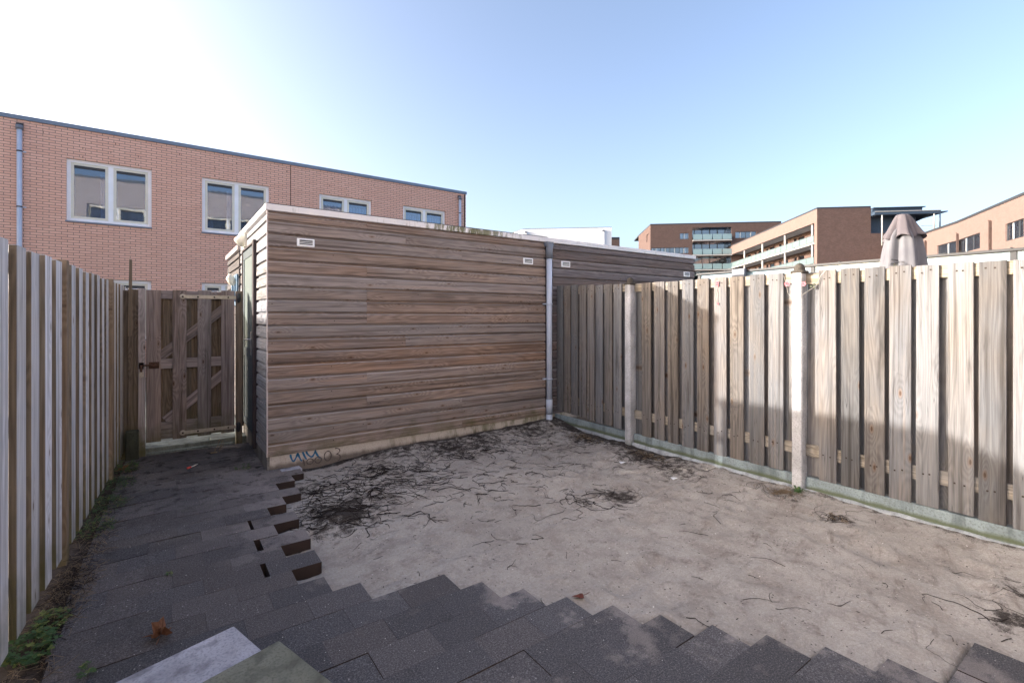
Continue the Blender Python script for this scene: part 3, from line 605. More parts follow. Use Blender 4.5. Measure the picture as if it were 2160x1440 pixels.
fence_panel(R_,3.898,5.20,1.885,1.93,.125,.19,fronts(4.00,5.185,8,.125),21,[(1.80,.09),(.30,.10)],wd=.125)
fence_panel(R_,2.016,3.811,1.892,1.880,.118,.115,fronts(2.10,3.70,9,.134),22,[(1.79,.09),(.95,.10) if False else (1.79,.09),(.30,.095)][0:1]+[(.30,.095)],wd=.134)
fence_panel(R_,.15,1.929,1.855,1.892,.128,.125,fronts(.20,1.829,10,.132),23,[(1.775,.09),(.30,.10)],wd=.132)
fence_panel(R_,-1.8,.06,1.85,1.86,.12,.12,fronts(-1.75,-.1,9),24,[(1.77,.09),(.30,.10)])
for v in (1.972,3.855,.105):
    m=MB(); a,b=v-.042,v+.042; U0=4.425
    m.box((U0,a,-.15),(U0+.11,b,1.895),'z',rnd=.4); m.box((U0-.0035,a-.012,1.868),(U0+.113,b+.012,1.8965),mi=1)
    # domed head
    vs=[];fs=[]; n_=12
    for i in range(5):
        an=i/4*math.pi/2; r_=.044*math.cos(an)+.002; zz=1.893+.068*math.sin(an)
        for k_ in range(n_): q=2*math.pi*k_/n_; vs.append((U0+.055+r_*1.1*math.cos(q),v+r_*math.sin(q),zz))
    for i in range(4):
        for k_ in range(n_): fs.append((i*n_+k_,i*n_+(k_+1)%n_,(i+1)*n_+(k_+1)%n_,(i+1)*n_+k_))
    fs.append(tuple(4*n_+k_ for k_ in range(n_))); m.add(vs,fs,1,smooth=True)
    m.build('concrete_post',[M['postc'],M['cap']],R_,bevel=.008)
for a,b in ((3.91,5.225),(2.028,3.80),(.16,1.917),(-1.8,.05)):
    m=MB(); m.box((UF-.005,a,-.15),(UF+.035,b,.122),'y'); m.build('base_plank',M['plank'],R_,bevel=.004)
m=MB(); N=260
for i in range(N):
    V=-1.6+i*6.6/N
    wd=.035+.022*noise.noise(Vector((V*4,0,9)))+.012*noise.noise(Vector((V*15,0,9))); hh=.012+.012*noise.noise(Vector((V*6,3,2)))
    if 3.0<V: wd*=max(0.1,.75-.35*(V-3)); hh*=.6
    for p in ((UF-.0049,V,hh+.010),(UF-.01-wd*.5,V,hh+.004),(UF-.012-wd,V,-.012+.006*noise.noise(Vector((V*9,1,1)))),(UF-.015-wd,V,-.07)): m.v.append(p); m.wc.append(p); m.rn.append(.5)
for i in range(N-1):
    for j in range(3): m.f.append([i*4+j,i*4+j+1,(i+1)*4+j+1,(i+1)*4+j]); m.m.append(0); m.sm.append(True)
m.build('mortar_bead',M['mortar'],R_)
# ------------------------------------------------------------------ left fence (skewed line U = -.722 + .0525 V)
lu=lambda v:-.722+.0525*v
L_=empty('board_fence',(lu(4),4,0),'silver grey plank fence in shade along the left edge of the paving','fence')
LD=Vector((.0525,1,0)).normalized(); LN=Vector((1,-.0525,0)).normalized()
def lpt(v,k=0,z=0): return Vector((lu(v),v,z))+LN*k
def lboard(m,v0,w_,z0,z1,k,rr,th=.028,mi=0):
    o=lpt(v0,k); rn=rr.random(); tz=rr.uniform(-.004,.004)
    m.obox(o,(0,0,1),LD,LN,(z0,0,-th),(z1+tz,w_,0),mi,rn)
    if mi==0: m.m[-6+2]=1 if False else 2; m.m[-6+4]=2
starts=[1.2,1.46,1.72,1.98,2.24,2.50,2.78,3.01-.14+.0]+[3.134,3.36,3.609,3.851]
starts=[1.05,1.31,1.57,1.83,2.09,2.35,2.62,2.88,3.134,3.36,3.609,3.841]
groups=[(starts,.95,4.0),([4.239,4.468,4.693,4.908,5.145,5.364,5.59],4.17,5.74),([6.041,6.225,6.456,6.60,6.781],5.97,6.90)]
for gi,(ss,va,vb) in enumerate(groups):
    rr=random.Random(60+gi); m=MB()
    for i,v in enumerate(ss):
        nx_=ss[i+1] if i+1<len(ss) else vb+.06; w_=.142 if gi<1 else .118
        if gi==2: w_=.10
        w_=min(w_,nx_-v-.03); lboard(m,v,w_,.02+rr.uniform(-.01,.01),1.832+.006*math.sin(v*9),0,rr)
    for i,v in enumerate(ss):     # rear boards cover the gaps, on the far side of the rails
        nx_=ss[i+1] if i+1<len(ss) else vb
        a=v+(.142 if gi<1 else .118)-.035; wd=max(.06,nx_-a+.012 if gi else nx_-a-.004)
        lboard(m,a,wd,.03,1.815,-.052,rr,th=.018,mi=1)
    p=m.build('fence_panel',[M['fence_left'],M['fence_back'],M['fence_edge']],L_,bevel=.002)
    for zr,hr in ((1.70,.09),(.95,.09),(.22,.09)):
        r=MB(); r.obox(lpt(va,-.029),LD,(0,0,1),LN,(0,zr,-.022),(vb-va,zr+hr,0)); r.build('rail',M['fence_back'],p)
for v in (4.062,5.86,.9):
    m=MB(); m.obox(lpt(v-.035,.014),(0,0,1),LD,LN,(-.15,0,-.095),(1.848,.07,0),rnd=.35); m.build('fence_post',M['post_brown'],L_,bevel=.003)
F_=empty('board_fence',(-5,8.4,0),'unseen board fence added across the alley to shade the lower shed door','fence')  # added out of view to block low sun from the lower door
m=MB(); rr=random.Random(77)
for i in range(43): m.box((-9+.18*i,8.40+.03*(i%2),.05),(-9+.18*i+.16,8.42+.03*(i%2),2.2),'z',rnd=rr.random())
m.build('fence_panel',M['fence_back'],F_)
m=MB(); m.box((-9,8.455,.3),(-1.27,8.49,.4),'x'); m.box((-9,8.455,1.9),(-1.27,8.49,2.0),'x'); m.build('rail',M['fence_back'],F_)
# ------------------------------------------------------------------ gate
Gt=empty('garden_gate',(.24,6.6,0),'closed brown plank gate with galvanised strap hinges beside the shed','gate')
VG=6.6; rr=random.Random(91)
xs=[(-.175,-.041),(.062,.193),(.297,.431),(.53,.666)]
def zbot(u): return .129
m=MB()
for a,b in xs: m.box((a,VG,zbot(a)+rr.uniform(-.006,.004)),(b-.002,VG+.019,1.788+.02*(a+.175)),'z',rnd=rr.random())
m.box((-.176,VG+.0001,.128),(.666,VG+.0185,.129),'x')
gb=m.build('front_boards',[M['gate']],Gt,bevel=.003)
m=MB()
bb=[(-.168,-.030),(-.026,.10),(.10,.235),(.237,.345),(.347,.47),(.472,.60),(.602,.664)]
for q_,(a,b) in enumerate(bb): m.box((a-.004,VG+.046+.017*(q_%2),.135),(b+.004,VG+.0625+.017*(q_%2),1.775+rr.uniform(-.01,.01)),'z',rnd=rr.random())
m.build('back_boards',[M['fence_back']],Gt)
m=MB(); m.box((-.172,VG+.021,1.695),(.664,VG+.044,1.785),'x'); m.box((-.172,VG+.021,.92),(.664,VG+.044,1.03),'x'); m.box((-.172,VG+.021,.14),(.664,VG+.044,.33),'x')
for (x0,z0,x1,z1) in ((-.10,1.02,.664,1.69),(-.02,.33,.664,.93)):
    d=Vector((x1-x0,0,z1-z0)); L=d.length; d.normalize(); n=Vector((-d.z,0,d.x)); m.obox((x0,VG+.0215,z0),d,n,(0,1,0),(.02,-.055,0),(L-.04,.045,.020))
m.build('brace',[M['gate']],Gt,bevel=.002)
for z,u0,mt in ((1.722,.136,'strap'),(.19,.136,'strap')):
    m=MB(); m.box((u0+.02,VG-.006,z-.020),(.70,VG-.0008,z+.020),'x'); m.tube([(u0+.02,VG-.0062,z),(u0+.02,VG-.0006,z)],.030,14)
    m.tube([(.705,VG-.02,z-.045),(.705,VG-.02,z+.045)],.022,10,mi=1); m.tube([(.705,VG-.02,z-.06),(.705,VG-.02,z+.055)],.012,8,mi=1)
    h=m.build('strap_hinge',[M['strap'],M['dark']],Gt,bevel=.0015)
    m=MB()
    for uu in (.156,.30,.46,.60): m.tube([(uu,VG-.0105,z),(uu,VG-.0058,z)],.0095,8)
    m.build('bolt',M['screw'],h)
m=MB(); m.box((-.150,VG-.006,.93),(-.058,VG-.0005,1.0),'x'); m.tube([(-.235,VG-.02,.968),(-.06,VG-.02,.968)],.0085,8)
for uu in (-.14,-.105,-.068): m.box((uu-.008,VG-.031,.948),(uu+.008,VG-.006,.988))
m.tube([(-.215,VG-.02,.965),(-.215,VG-.035,.93),(-.213,VG-.03,.87)],.010,8); m.box((-.232,VG-.045,.845),(-.196,VG-.012,.90),mi=1); m.box((-.238,VG-.012,.93),(-.195,VG-.006,1.0))
m.build('latch',[M['rust'],M['strap']],Gt)
m=MB(); m.box((.680,VG-.01,-.12),(.745,VG+.06,1.80),'z'); o=m.build('gate_post',M['post_brown'],bevel=.003,origin=(.71,6.6,0)); tag(o,'greenish square timber post between the gate hinges and the shed door','post')
m=MB(); m.box((-.243,VG-.012,-.1),(-.180,VG+.05,1.803),'z'); o=m.build('gate_post',M['gate'],bevel=.003,origin=(-.21,6.6,0)); tag(o,'slim brown timber post carrying the gate latch','post')
m=MB(); m.box((-.33,VG+.02,-.1),(-.235,VG+.045,1.79),'z'); m.box((-.43,VG+.05,-.1),(-.31,VG+.07,1.78),'z'); o=m.build('filler_board',M['fence_back'],bevel=.003,origin=(-.33,6.65,0)); tag(o,'dark upright board filling the gap between fence end and gate','board')
m=MB(); m.obox((-.315,6.28,1.30),(0.0,.01,.78),(.034,.012,0),(0,.02,0),(0,0,0),(1.0,1,1)); m.v=[(x_+(.012 if z_>1.9 and x_<-.29 else 0),y_,z_+(.0 if x_<-.29 else -.0)) for x_,y_,z_ in m.v]
o=m.build('leaning_board',M['fence_back'],bevel=.001,origin=(-.3,6.28,1.7)); tag(o,'loose green stained board nailed upright above the fence end by the gate','board')
m=MB(); m.box((-.345,6.46,-.12),(-.235,6.58,.29),'z'); o=m.build('concrete_block',M['stub'],bevel=.012,origin=(-.29,6.52,0)); tag(o,'dark mossy concrete stub at the foot of the gate latch post','block')
# ------------------------------------------------------------------ far brick terrace
FV=16.0
T_=empty('terraced_house',(3,16,0),'pink brick two storey terrace with white double windows behind the sheds','house')
def win(parent, u0,u1,z0,z1,V, s_=1, curt=1, body='white', name='window', left=None):
    # V = wall face plane; s_ = +1 when the inside lies at +V
    Y=lambda k:V+s_*k
    def bx(m,a,b,c0,c1,k0,k1,mi=0): m.box((a,min(Y(k0),Y(k1)),c0),(b,max(Y(k0),Y(k1)),c1),mi=mi)
    m=MB(); fw=.075; um=(u0+u1)/2; k0,k1=.075,.14
    bx(m,u0,u1,z1-fw,z1,k0,k1); bx(m,u0,u1,z0,z0+fw,k0,k1); bx(m,u0,u0+fw,z0+fw+.0005,z1-fw-.0005,k0,k1); bx(m,u1-fw,u1,z0+fw+.0005,z1-fw-.0005,k0,k1); bx(m,um-.05,um+.05,z0+fw+.0005,z1-fw-.0005,k0,k1)
    o=m.build(name,M[body],parent)
    for a,b in ((u0+fw,um-.05),(um+.05,u1-fw)):
        q=MB(); sw=.06; c0,c1=z0+fw,z1-fw
        bx(q,a+.001,b-.001,c1-sw,c1-.001,.085,.13); bx(q,a+.001,b-.001,c0+.001,c0+sw,.085,.13); bx(q,a+.001,a+sw,c0+sw+.0005,c1-sw-.0005,.085,.13); bx(q,b-sw,b-.001,c0+sw+.0005,c1-sw-.0005,.085,.13)
        bx(q,a+sw,b-sw,c1-sw-.065,c1-sw-.001,.092,.125,1)
        q.build('sash',[M['cream'],M['dark']],o)
        q=MB(); bx(q,a+sw,b-sw,c0+sw,c1-sw-.065,.112,.118); q.build('pane',M['glass'],o)
    q=MB(); bx(q,u0-.015,u1+.01,z0-.035,z0-.001,-.035,.09); q.build('sill',M['zinc'],o)
    q=MB(); d=.62; bx(q,u0,u1,z0,z1,d,d+.02)
    bx(q,u0-.02,u0,z0,z1,.15,d); bx(q,u1,u1+.02,z0,z1,.15,d); bx(q,u0,u1,z0-.02,z0,.15,d); bx(q,u0,u1,z1,z1+.02,.15,d); q.build('room_lining',M['room'],o)
    if curt:
        q=MB(); rr=random.Random(int(u0*100)); spans={1:[(u0+.08,u0+.75),(u1-.7,u1-.08)],2:[(u0+.05,u1-.05)],3:[(u0+.3,u0+.62),(um+.05,u1-.1)],4:[(u0+.62,u0+.82)]}[curt]
        for a,b in spans:
            n_=int((b-a)/.03); vs=[];fs=[]
            for i in range(n_+1):
                x=a+(b-a)*i/n_; k=.30+.022*math.sin(i*1.9)+.012*rr.random()
                vs+=[(x,Y(k),z0+.02),(x,Y(k),z1-.25)]
            for i in range(n_): fs.append((2*i,2*i+2,2*i+3,2*i+1))
            q.add(vs,fs,smooth=True)
        q.build('curtain',M['curtain'],o)
    return o
up=[(-1.985,-.305),(.821,2.516),(3.949,5.634),(6.753,8.42),(-4.9,-3.35),(-7.6,-5.9)]
lo=[(-1.985,-.315,.9,2.44),(.816,1.86,.1,2.44),(3.949,5.634,.9,2.44),(6.753,8.42,.1,2.44)]
m=MB(); UL,UR=-9.0,9.275
wall(m,(UL,FV),(UR,FV),-.1,6.12,[(a-UL,b-UL,3.852,5.385) for a,b in up]+[(a-UL,b-UL,c,d) for a,b,c,d in lo],(0,1),.12)
m.prism([(UR,FV),(UR,FV+8),(UL,FV+8),(UL,FV+.7)][:3]+[(UL,FV+8)],-.1,6.1) if False else None
for P,Q in (((UR,FV),(UR,FV+9)),((UR,FV+9),(UL,FV+9)),((UL,FV+9),(UL,FV))): wall(m,P,Q,-.1,6.12,[],(0,0),.1)
m.build('wall',M['brick_pink'],T_)
m=MB(); m.box((UL-.03,FV-.035,6.12),(UR+.03,FV+9,6.22),'x'); m.build('roof_edge',M['zinc'],T_,bevel=.006)
cu=[4,4,1,3,1,1]
for (a,b),k_ in zip(up,cu): win(T_,a,b,3.852,5.385,FV,1,k_)
for a,b,c,d in lo: win(T_,a,b,c,d,FV,1,1)
for u in (-2.787,8.985):
    m=MB(); m.tube([(u,FV-.07,0),(u,FV-.07,5.90)],.048,14); 
    for zz in (4.05,5.35): m.tube([(u,FV-.07,zz),(u,FV-.07,zz+.03)],.053,14,mi=1); m.box((u+.02,FV-.06,zz),(u+.11,FV-.03,zz+.025))
    m.tube([(u,FV-.07,5.87),(u,FV-.07,5.97)],.066,14,mi=2); m.box((u-.06,FV-.06,5.95),(u+.06,FV-.001,6.03),mi=1)
    m.build('downpipe',[M['pipe'],M['dark'],M['pipe_dark']],T_)
m=MB(); m.box((3.10,FV-.003,-.1),(3.118,FV-.001,6.11)); 
for a,b in up[:4]:
    for q in (.18,.5,.83):
        for dz in (.03,.25): m.box((a+(b-a)*q,FV-.002,5.40+dz),(a+(b-a)*q+.012,FV-.0005,5.40+dz+.05))
for i in range(8): m.box((-2.4+1.35*i,FV-.002,5.885),(-2.388+1.35*i,FV-.0005,5.94)); 
m.box((UR-.07,FV-.006,-.1),(UR-.03,FV-.002,6.11))
m.build('joint',M['black'],T_)
# own house behind the camera (seen only in the window reflections)
OV=-1.9; OH=8.9
O_=empty('terraced_house',(0,-2,0),'rear brick house behind the paved yard, mirrored in the far windows','house')
m=MB(); hs=[(-8.0,-4.6,5.9,7.5),(-3.4,-.9,5.9,7.5),(1.6,4.6,5.9,7.5),(6,8.5,5.9,7.5),(-3.4,-.9,3.2,4.8),(1.6,4.6,3.2,4.8),(-1.0,.8,.1,2.4),(1.3,3.6,.5,2.4)]
wall(m,(-10,OV),(10,OV),-.1,OH,[(a+10,b+10,c,d) for a,b,c,d in hs],(0,-1),.12)
for P,Q in (((-10,OV),(-10,OV-8)),((-10,OV-8),(10,OV-8)),((10,OV-8),(10,OV))): wall(m,P,Q,-.1,OH,[],(0,0),.1)
m.add([(-10,OV,OH-.01),(10,OV,OH-.01),(10,OV-8,OH-.01),(-10,OV-8,OH-.01)],[(0,1,2,3)]); m.build('wall',M['brick_back'],O_)
m=MB(); m.box((-10,OV-8,OH),(10,OV+.03,OH+.12)); m.build('roof_edge',M['zinc'],O_)
for a,b,c,d in hs: win(O_,a,b,c,d,OV,-1,1)
# ------------------------------------------------------------------ frosted screen wall of the next garden
S_=empty('glass_screen',(9,2,0),'long frosted white glass screen with a dark top rail beyond the sunlit fence','screen')
US=9.0; jn=[onL(x,600,(US,-6),(US,8))[0]-6 for x in (2350,2138,1715,1565,1476,1440)]; jn=[-5.0]+jn+[5.9]
for i in range(len(jn)-1):
    m=MB(); m.box((US,jn[i]+.03,-.1),(US+.03,jn[i+1]-.03,2.345)); m.build('glass_panel',M['screen'],S_)
m=MB(); m.box((US-.05,-5,2.350),(US+.06,5.95,2.385),'y'); m.build('top_rail',M['dark'],S_)
for i,v in enumerate(jn[1:-1]):
    m=MB(); e=.055 if i==3 else .03
    if i==3: m.box((US-.14,v-.12,-.1),(US-.055,v+.12,2.40)); m.build('screen_post',M['pipe_dark'],S_)
    else: m.box((US-.02,v-.03,-.1),(US+.05,v+.03,2.349)); m.build('screen_post',M['dark'],S_)
m=MB()
for i in range(16): v=-4.6+i*.66; m.box((US-.07,v,2.386),(US-.03,v+.02,2.397))
m.build('clip',M['dark'],S_)
# ------------------------------------------------------------------ parasol under a cover
PP=(6.56,1.83)
Pa=empty('parasol',(PP[0],PP[1],0),'closed parasol under a taupe cloth cover with a flared cape','parasol')
def folds(m, prof, nf, amp, ph, ins=False, n_=72):
    vs=[];fs=[]
    for i,(z,r,a,hem) in enumerate(prof):
        for k_ in range(n_):
            q=2*math.pi*k_/n_
            f=math.sin(q*nf+ph+.6*math.sin(q*2+1)+i*.06)+.45*math.sin(q*(nf*2+1)+ph*2)
            f=f if f<0 else f*.55
            rr_=.86*r*(1+1.25*a*f); zz=z+hem*math.sin(q*nf+ph+1.2)
            vs.append((PP[0]+rr_*math.cos(q),PP[1]+rr_*math.sin(q),zz))
    for i in range(len(prof)-1):
        for k_ in range(n_): fs.append((i*n_+k_,i*n_+(k_+1)%n_,(i+1)*n_+(k_+1)%n_,(i+1)*n_+k_))
    m.add(vs,fs,smooth=True)
    return vs
m=MB(); folds(m,[(.75,.20,.22,0),(1.2,.235,.25,0),(1.7,.24,.22,0),(2.0,.222,.20,0),(2.2,.195,.20,0),(2.36,.165,.20,0),(2.44,.12,.15,0),(2.5,.07,.1,0)],5,.2,.9); m.build('cover',M['cloth_grey'],Pa)
m=MB(); folds(m,[(2.352,.205,.20,.022),(2.375,.198,.19,.02),(2.42,.168,.17,.012),(2.48,.138,.14,.006),(2.54,.108,.10,0),(2.585,.082,.06,0),(2.608,.066,.02,0),(2.615,.03,0,0),(2.616,.002,0,0)],5,.2,2.2); cp=m.build('cape',M['cloth'],Pa)
md=cp.modifiers.new('t','SOLIDIFY'); md.thickness=.004
m=MB(); m.tube([(PP[0],PP[1],0),(PP[0],PP[1],2.5)],.022,12); m.build('pole',M['steel'],Pa)
m=MB(); m.box((PP[0]-.3,PP[1]-.3,-.1),(PP[0]+.3,PP[1]+.3,.05)); m.build('base',M['slab'],Pa,bevel=.01)
m=MB(); m.tube([(PP[0]-.235,PP[1]-.03,2.09),(PP[0]-.25,PP[1]+.02,2.105),(PP[0]-.255,PP[1]-.05,2.07),(PP[0]-.25,PP[1]+.03,2.06)],.008,6); m.build('strap',M['dark'],Pa)
# ------------------------------------------------------------------ far buildings
def seg(A,B): 
    L=math.hypot(B[0]-A[0],B[1]-A[1]); d=((B[0]-A[0])/L,(B[1]-A[1])/L); return L,d
def inward(A,B,ref):   # normal pointing away from the camera
    L,d=seg(A,B); n=(-d[1],d[0]); mx=((A[0]+B[0])/2,(A[1]+B[1])/2)
    return n if n[0]*mx[0]+n[1]*mx[1]>0 else (d[1],-d[0])
def prect(A,B,x0,x1,y0,y1,yx=None):
    t0,zt=onL(x0,y0,A,B); _,zb=onL(x0,y1,A,B); t1,_=onL(x1,y0,A,B); return (min(t0,t1),max(t0,t1),zb,zt)
def farwin(parent,A,B,h,mull=1,dep=.18,curt=.5,frame='dark',seed=1):
    L,d=seg(A,B); n=inward(A,B,0); t0,t1,z0,z1=h; rr=random.Random(seed)
    m=MB(); w_=.06
    lbox(m,A,d,n,t0,t1,dep-.07,dep,z1-w_,z1); lbox(m,A,d,n,t0,t1,dep-.07,dep,z0,z0+w_)
    lbox(m,A,d,n,t0,t0+w_,dep-.07,dep,z0+w_,z1-w_); lbox(m,A,d,n,t1-w_,t1,dep-.07,dep,z0+w_,z1-w_)
    for i in range(mull):
        t=t0+(t1-t0)*(i+1)/(mull+1); lbox(m,A,d,n,t-.05,t+.05,dep-.07,dep,z0+w_,z1-w_,mi=1 if i%2==0 else 0)
    o=m.build('window',[M[frame],M['white_far']],parent)
    m=MB(); lbox(m,A,d,n,t0+w_,t1-w_,dep-.03,dep-.02,z0+w_,z1-w_); m.build('pane',M['glass_dim'],o)
    m=MB(); lbox(m,A,d,n,t0-.1,t1+.1,dep+.6,dep+.62,z0-.1,z1+.1); m.build('room_lining',M['room'],o)
    m=MB(); k=0
    for i in range(mull+1):
        a=t0+(t1-t0)*i/(mull+1)+.08; b=t0+(t1-t0)*(i+1)/(mull+1)-.08
        if rr.random()<curt: lbox(m,A,d,n,a,a+(b-a)*(rr.uniform(.35,.95) if curt<.85 else rr.uniform(.75,1)),dep+.03,dep+.045,z0,z1-.05); k=1
    if k: m.build('curtain',M['curtain_white'],o)
    return o
def side_back(m,A,B,n,dep,z1,mi=0):
    wall(m,A,(A[0]+n[0]*dep,A[1]+n[1]*dep),-.1,z1,[],(0,0),.1,mi); wall(m,B,(B[0]+n[0]*dep,B[1]+n[1]*dep),-.1,z1,[],(0,0),.1,mi)
    wall(m,(A[0]+n[0]*dep,A[1]+n[1]*dep),(B[0]+n[0]*dep,B[1]+n[1]*dep),-.1,z1,[],(0,0),.1,mi)
# --- block A: brown brick flats with recessed balconies
zA=20.3
a0,a1,a2=[onZ(x,y,zA).to_2d() for x,y in ((1347,498),(1372,475),(1648,469))]
BA=empty('apartment_building',(a1[0],a1[1],0),'far brown brick flats with recessed glass balconies, just right of the shed roof','building')
hb=prect(a1,a2,1460.5,1543,486.5,514); rec=[(hb[0],hb[1],z,z+2.55) for z in (17.05-.0,14.05,11.05,8.05)]
wn=[prect(a1,a2,1434,1453,492,504.5),prect(a1,a2,1374,1453,523,535.5),prect(a1,a2,1551,1595,489,502.5)]
wn+=[(t0,t1,z0-6.0,z1-6.0) for t0,t1,z0,z1 in wn[:1]]+[prect(a1,a2,1551,1595,519,532)]
m=MB(); wall(m,a1,a2,-.1,zA,rec+wn,inward(a1,a2,0),.25); nA=inward(a1,a2,0)
for r in rec: pass
wall(m,a0,a1,-.1,zA,[prect(a0,a1,1364,1370,496,511)],inward(a0,a1,0),.2)
side_back(m,a1,a2,nA,14,zA); m.build('wall',M['brick_brown'],BA)
m=MB(); m.prism([a0,a1,a2,(a2[0]+nA[0]*14,a2[1]+nA[1]*14),(a0[0]+nA[0]*8,a0[1]+nA[1]*8)],zA,zA+.25); m.build('roof_edge',M['dark'],BA)
for i,h in enumerate(wn): farwin(BA,a1,a2,h,[1,7,3,1,3][i],seed=i+3,curt=.7)
farwin(BA,a0,a1,prect(a0,a1,1364,1370,496,511),0,seed=3)
L,d=seg(a1,a2)
for r in rec:
    m=MB(); lbox(m,a1,d,nA,r[0]+.02,r[1]-.02,-.5,1.6,r[2]-.25,r[2]-.02); b=m.build('balcony',M['white_far'],BA)
    m=MB(); k=4
    for i in range(k):
        t=r[0]+(r[1]-r[0])*i/k; lbox(m,a1,d,nA,t+.08,t+(r[1]-r[0])/k-.08,-.42,-.38,r[2]+.05,r[2]+1.12)
    m.build('glass_panel',M['balu_dark'],b)
    m=MB(); lbox(m,a1,d,nA,r[0]-.2,r[1]+.2,1.62,1.7,r[2]-.2,r[3]+.3,rnd=.2)
    for i in range(5): t=r[0]+(r[1]-r[0])*(i+.5)/5; lbox(m,a1,d,nA,t-.05,t+.05,1.5,1.6,r[2],r[3],mi=1)
    lbox(m,a1,d,nA,r[0],r[0]+.02,.2,1.6,r[2],r[3]); lbox(m,a1,d,nA,r[1]-.02,r[1],.2,1.6,r[2],r[3]); lbox(m,a1,d,nA,r[0],r[1],.2,1.6,r[3],r[3]+.03)
    m.build('glazing',[M['glass_dim'],M['dark']],b)
    m=MB(); lbox(m,a1,d,nA,r[0]-.2,r[1]+.2,2.4,2.42,r[2]-.2,r[3]+.3); m.build('room_lining',M['room'],b)
# --- block B: gallery flats with a blank brown end wall
zB=15.65
b0,b1,b2=[onZ(x,y,zB).to_2d() for x,y in ((1507,535),(1723.5,441),(1837,438))]
BB=empty('apartment_building',(b1[0],b1[1],0),'gallery flats with white columns and a blank brown end wall, behind the screen','building')
nB=inward(b0,b1,0); nE=inward(b1,b2,0); L,d=seg(b0,b1)
tcol=[onL(x,500,b0,b1)[0] for x in (1508,1535,1566.5,1604,1651,1708)]
tE=onL(1717.5,500,b0,b1)[0]
m=MB(); wall(m,b0,b1,-.1,zB,[(.0,tE,-.0999,13.95)],nB,.3); m.build('parapet_wall',M['brick_light'],BB)
m=MB(); wall(m,b1,b2,-.1,zB,[],nE,.1)
bk=[(p[0]+nB[0]*2.4,p[1]+nB[1]*2.4) for p in (b0,(b0[0]+d[0]*(tE+.2),b0[1]+d[1]*(tE+.2)))]
m2=MB(); holes=[]
Lb=seg(*bk)[0]
for z in (11.4,8.55,5.7):
    q=1.2
    while q<Lb-3: holes.append((q,q+1.0,z,z+2.1)); holes.append((q+1.6,q+3.4,z+.9,z+2.1)); q+=5.4
wall(m2,bk[0],bk[1],-.1,14.0,holes,nB,.15); m2.build('gallery_wall',M['brick_mid'],BB)
m2=MB()
for h in holes: lbox(m2,bk[0],d,nB,h[0],h[1],.12,.14,h[2],h[3])
m2.build('gallery_glazing',M['glass_dim'],BB)
m2=MB()
for h in holes: lbox(m2,bk[0],d,nB,h[0]-.2,h[1]+.2,.5,.52,h[2]-.2,h[3]+.2)
m2.build('room_lining',M['room'],BB)
for P,Q in (((b2),(b2[0]+nE[0]*3.0,b2[1]+nE[1]*3.0)),): wall(m,P,Q,-.1,zB,[],(0,0),.1)
far=(b2[0]+(b0[0]-b1[0])*.999,b2[1]+(b0[1]-b1[1])*.999)
wall(m,b2,far,-.1,zB,[],(0,0),.1); wall(m,far,b0,-.1,zB,[],(0,0),.1)
m.build('end_wall',M['brick_brown'],BB)
m=MB(); m.prism([b0,b1,b2,far],zB,zB+.22); m.build('roof_edge',M['dark'],BB)
for z in (11.15,8.3,5.4,13.951):
    m=MB(); lbox(m,b0,d,nB,.05,tE-.02,.02,2.38,z,z+.22 if z<13 else z+.06); g_o=m.build('gallery_slab',M['white_far'],BB)
    if z<13:
        m=MB(); lbox(m,b0,d,nB,.05,tE-.02,-.03,.015,z+.08,z+.19)
        m.build('slab_edge',M['white_far'],g_o)
        m=MB(); k=22
        for i in range(k): t=.1+(tE-.2)*i/k; lbox(m,b0,d,nB,t+.05,t+(tE-.2)/k-.03,-.02,.01,z+.28,z+1.15)
        m.build('glass_panel',M['balu'],g_o)
        m=MB(); lbox(m,b0,d,nB,.05,tE-.02,-.03,.03,z+1.16,z+1.21); m.build('handrail',M['dark'],g_o)
for t in tcol:
    for z0,z1 in ((11.38,13.94),(8.53,11.14),(5.63,8.29),(0,5.39)):
        m=MB(); p=(b0[0]+d[0]*t+nB[0]*.35,b0[1]+d[1]*t+nB[1]*.35); m.tube([(p[0],p[1],z0),(p[0],p[1],z1)],.15,12); m.build('column',M['white_far'],BB)
# penthouse and canopies right of the end wall
eL,eD=seg(b1,b2); t2=eL
T=lambda x,y:onL(x,y,b1,b2)
m=MB(); tR=T(1975,480)[0]; tp=T(1942,470)[0]
lbox(m,b1,eD,nE,t2+.02,tR,.0,10,-.1,12.30); m.build('lower_wall',M['brick_brown'],BB)
m=MB(); lbox(m,b1,eD,nE,t2+.02,tp,.9,7,12.32,14.7); m.build('penthouse',M['canopy'],BB)
m=MB(); lbox(m,b1,eD,nE,t2+.02,tp,-.3,7,15.02,15.45); lbox(m,b1,eD,nE,t2+.02,tp+.25,-.55,7,15.46,15.56); m.build('canopy',M['canopy'],BB)
m=MB(); tc=T(1975,450)[0]; lbox(m,b1,eD,nE,t2+.02,tc,-.8,6,14.55,14.98); lbox(m,b1,eD,nE,t2+.02,tc,-.86,-.81,14.9,15.0,mi=1); m.build('canopy',[M['canopy'],M['white_far']],BB)
m=MB(); td=T(1992,452)[0]
vs=[(b1[0]+eD[0]*t+nE[0]*k,b1[1]+eD[1]*t+nE[1]*k,z) for t,k,z in ((tp,3.5,13.5),(tc-1,0.2,14.3),(td,-.6,14.75),(td,-.6,14.9),(tc-1,.2,14.9),(tp,3.5,14.0))]
vs2=[Vector(v)+Vector((nE[0],nE[1],0))*5 for v in vs]; m.add(vs+vs2,[(0,1,4,5),(1,2,3,4),(6,11,10,7),(7,10,9,8),(0,6,7,1),(1,7,8,2),(2,8,9,3),(3,9,10,4),(4,10,11,5)]); m.build('canopy',M['canopy'],BB)
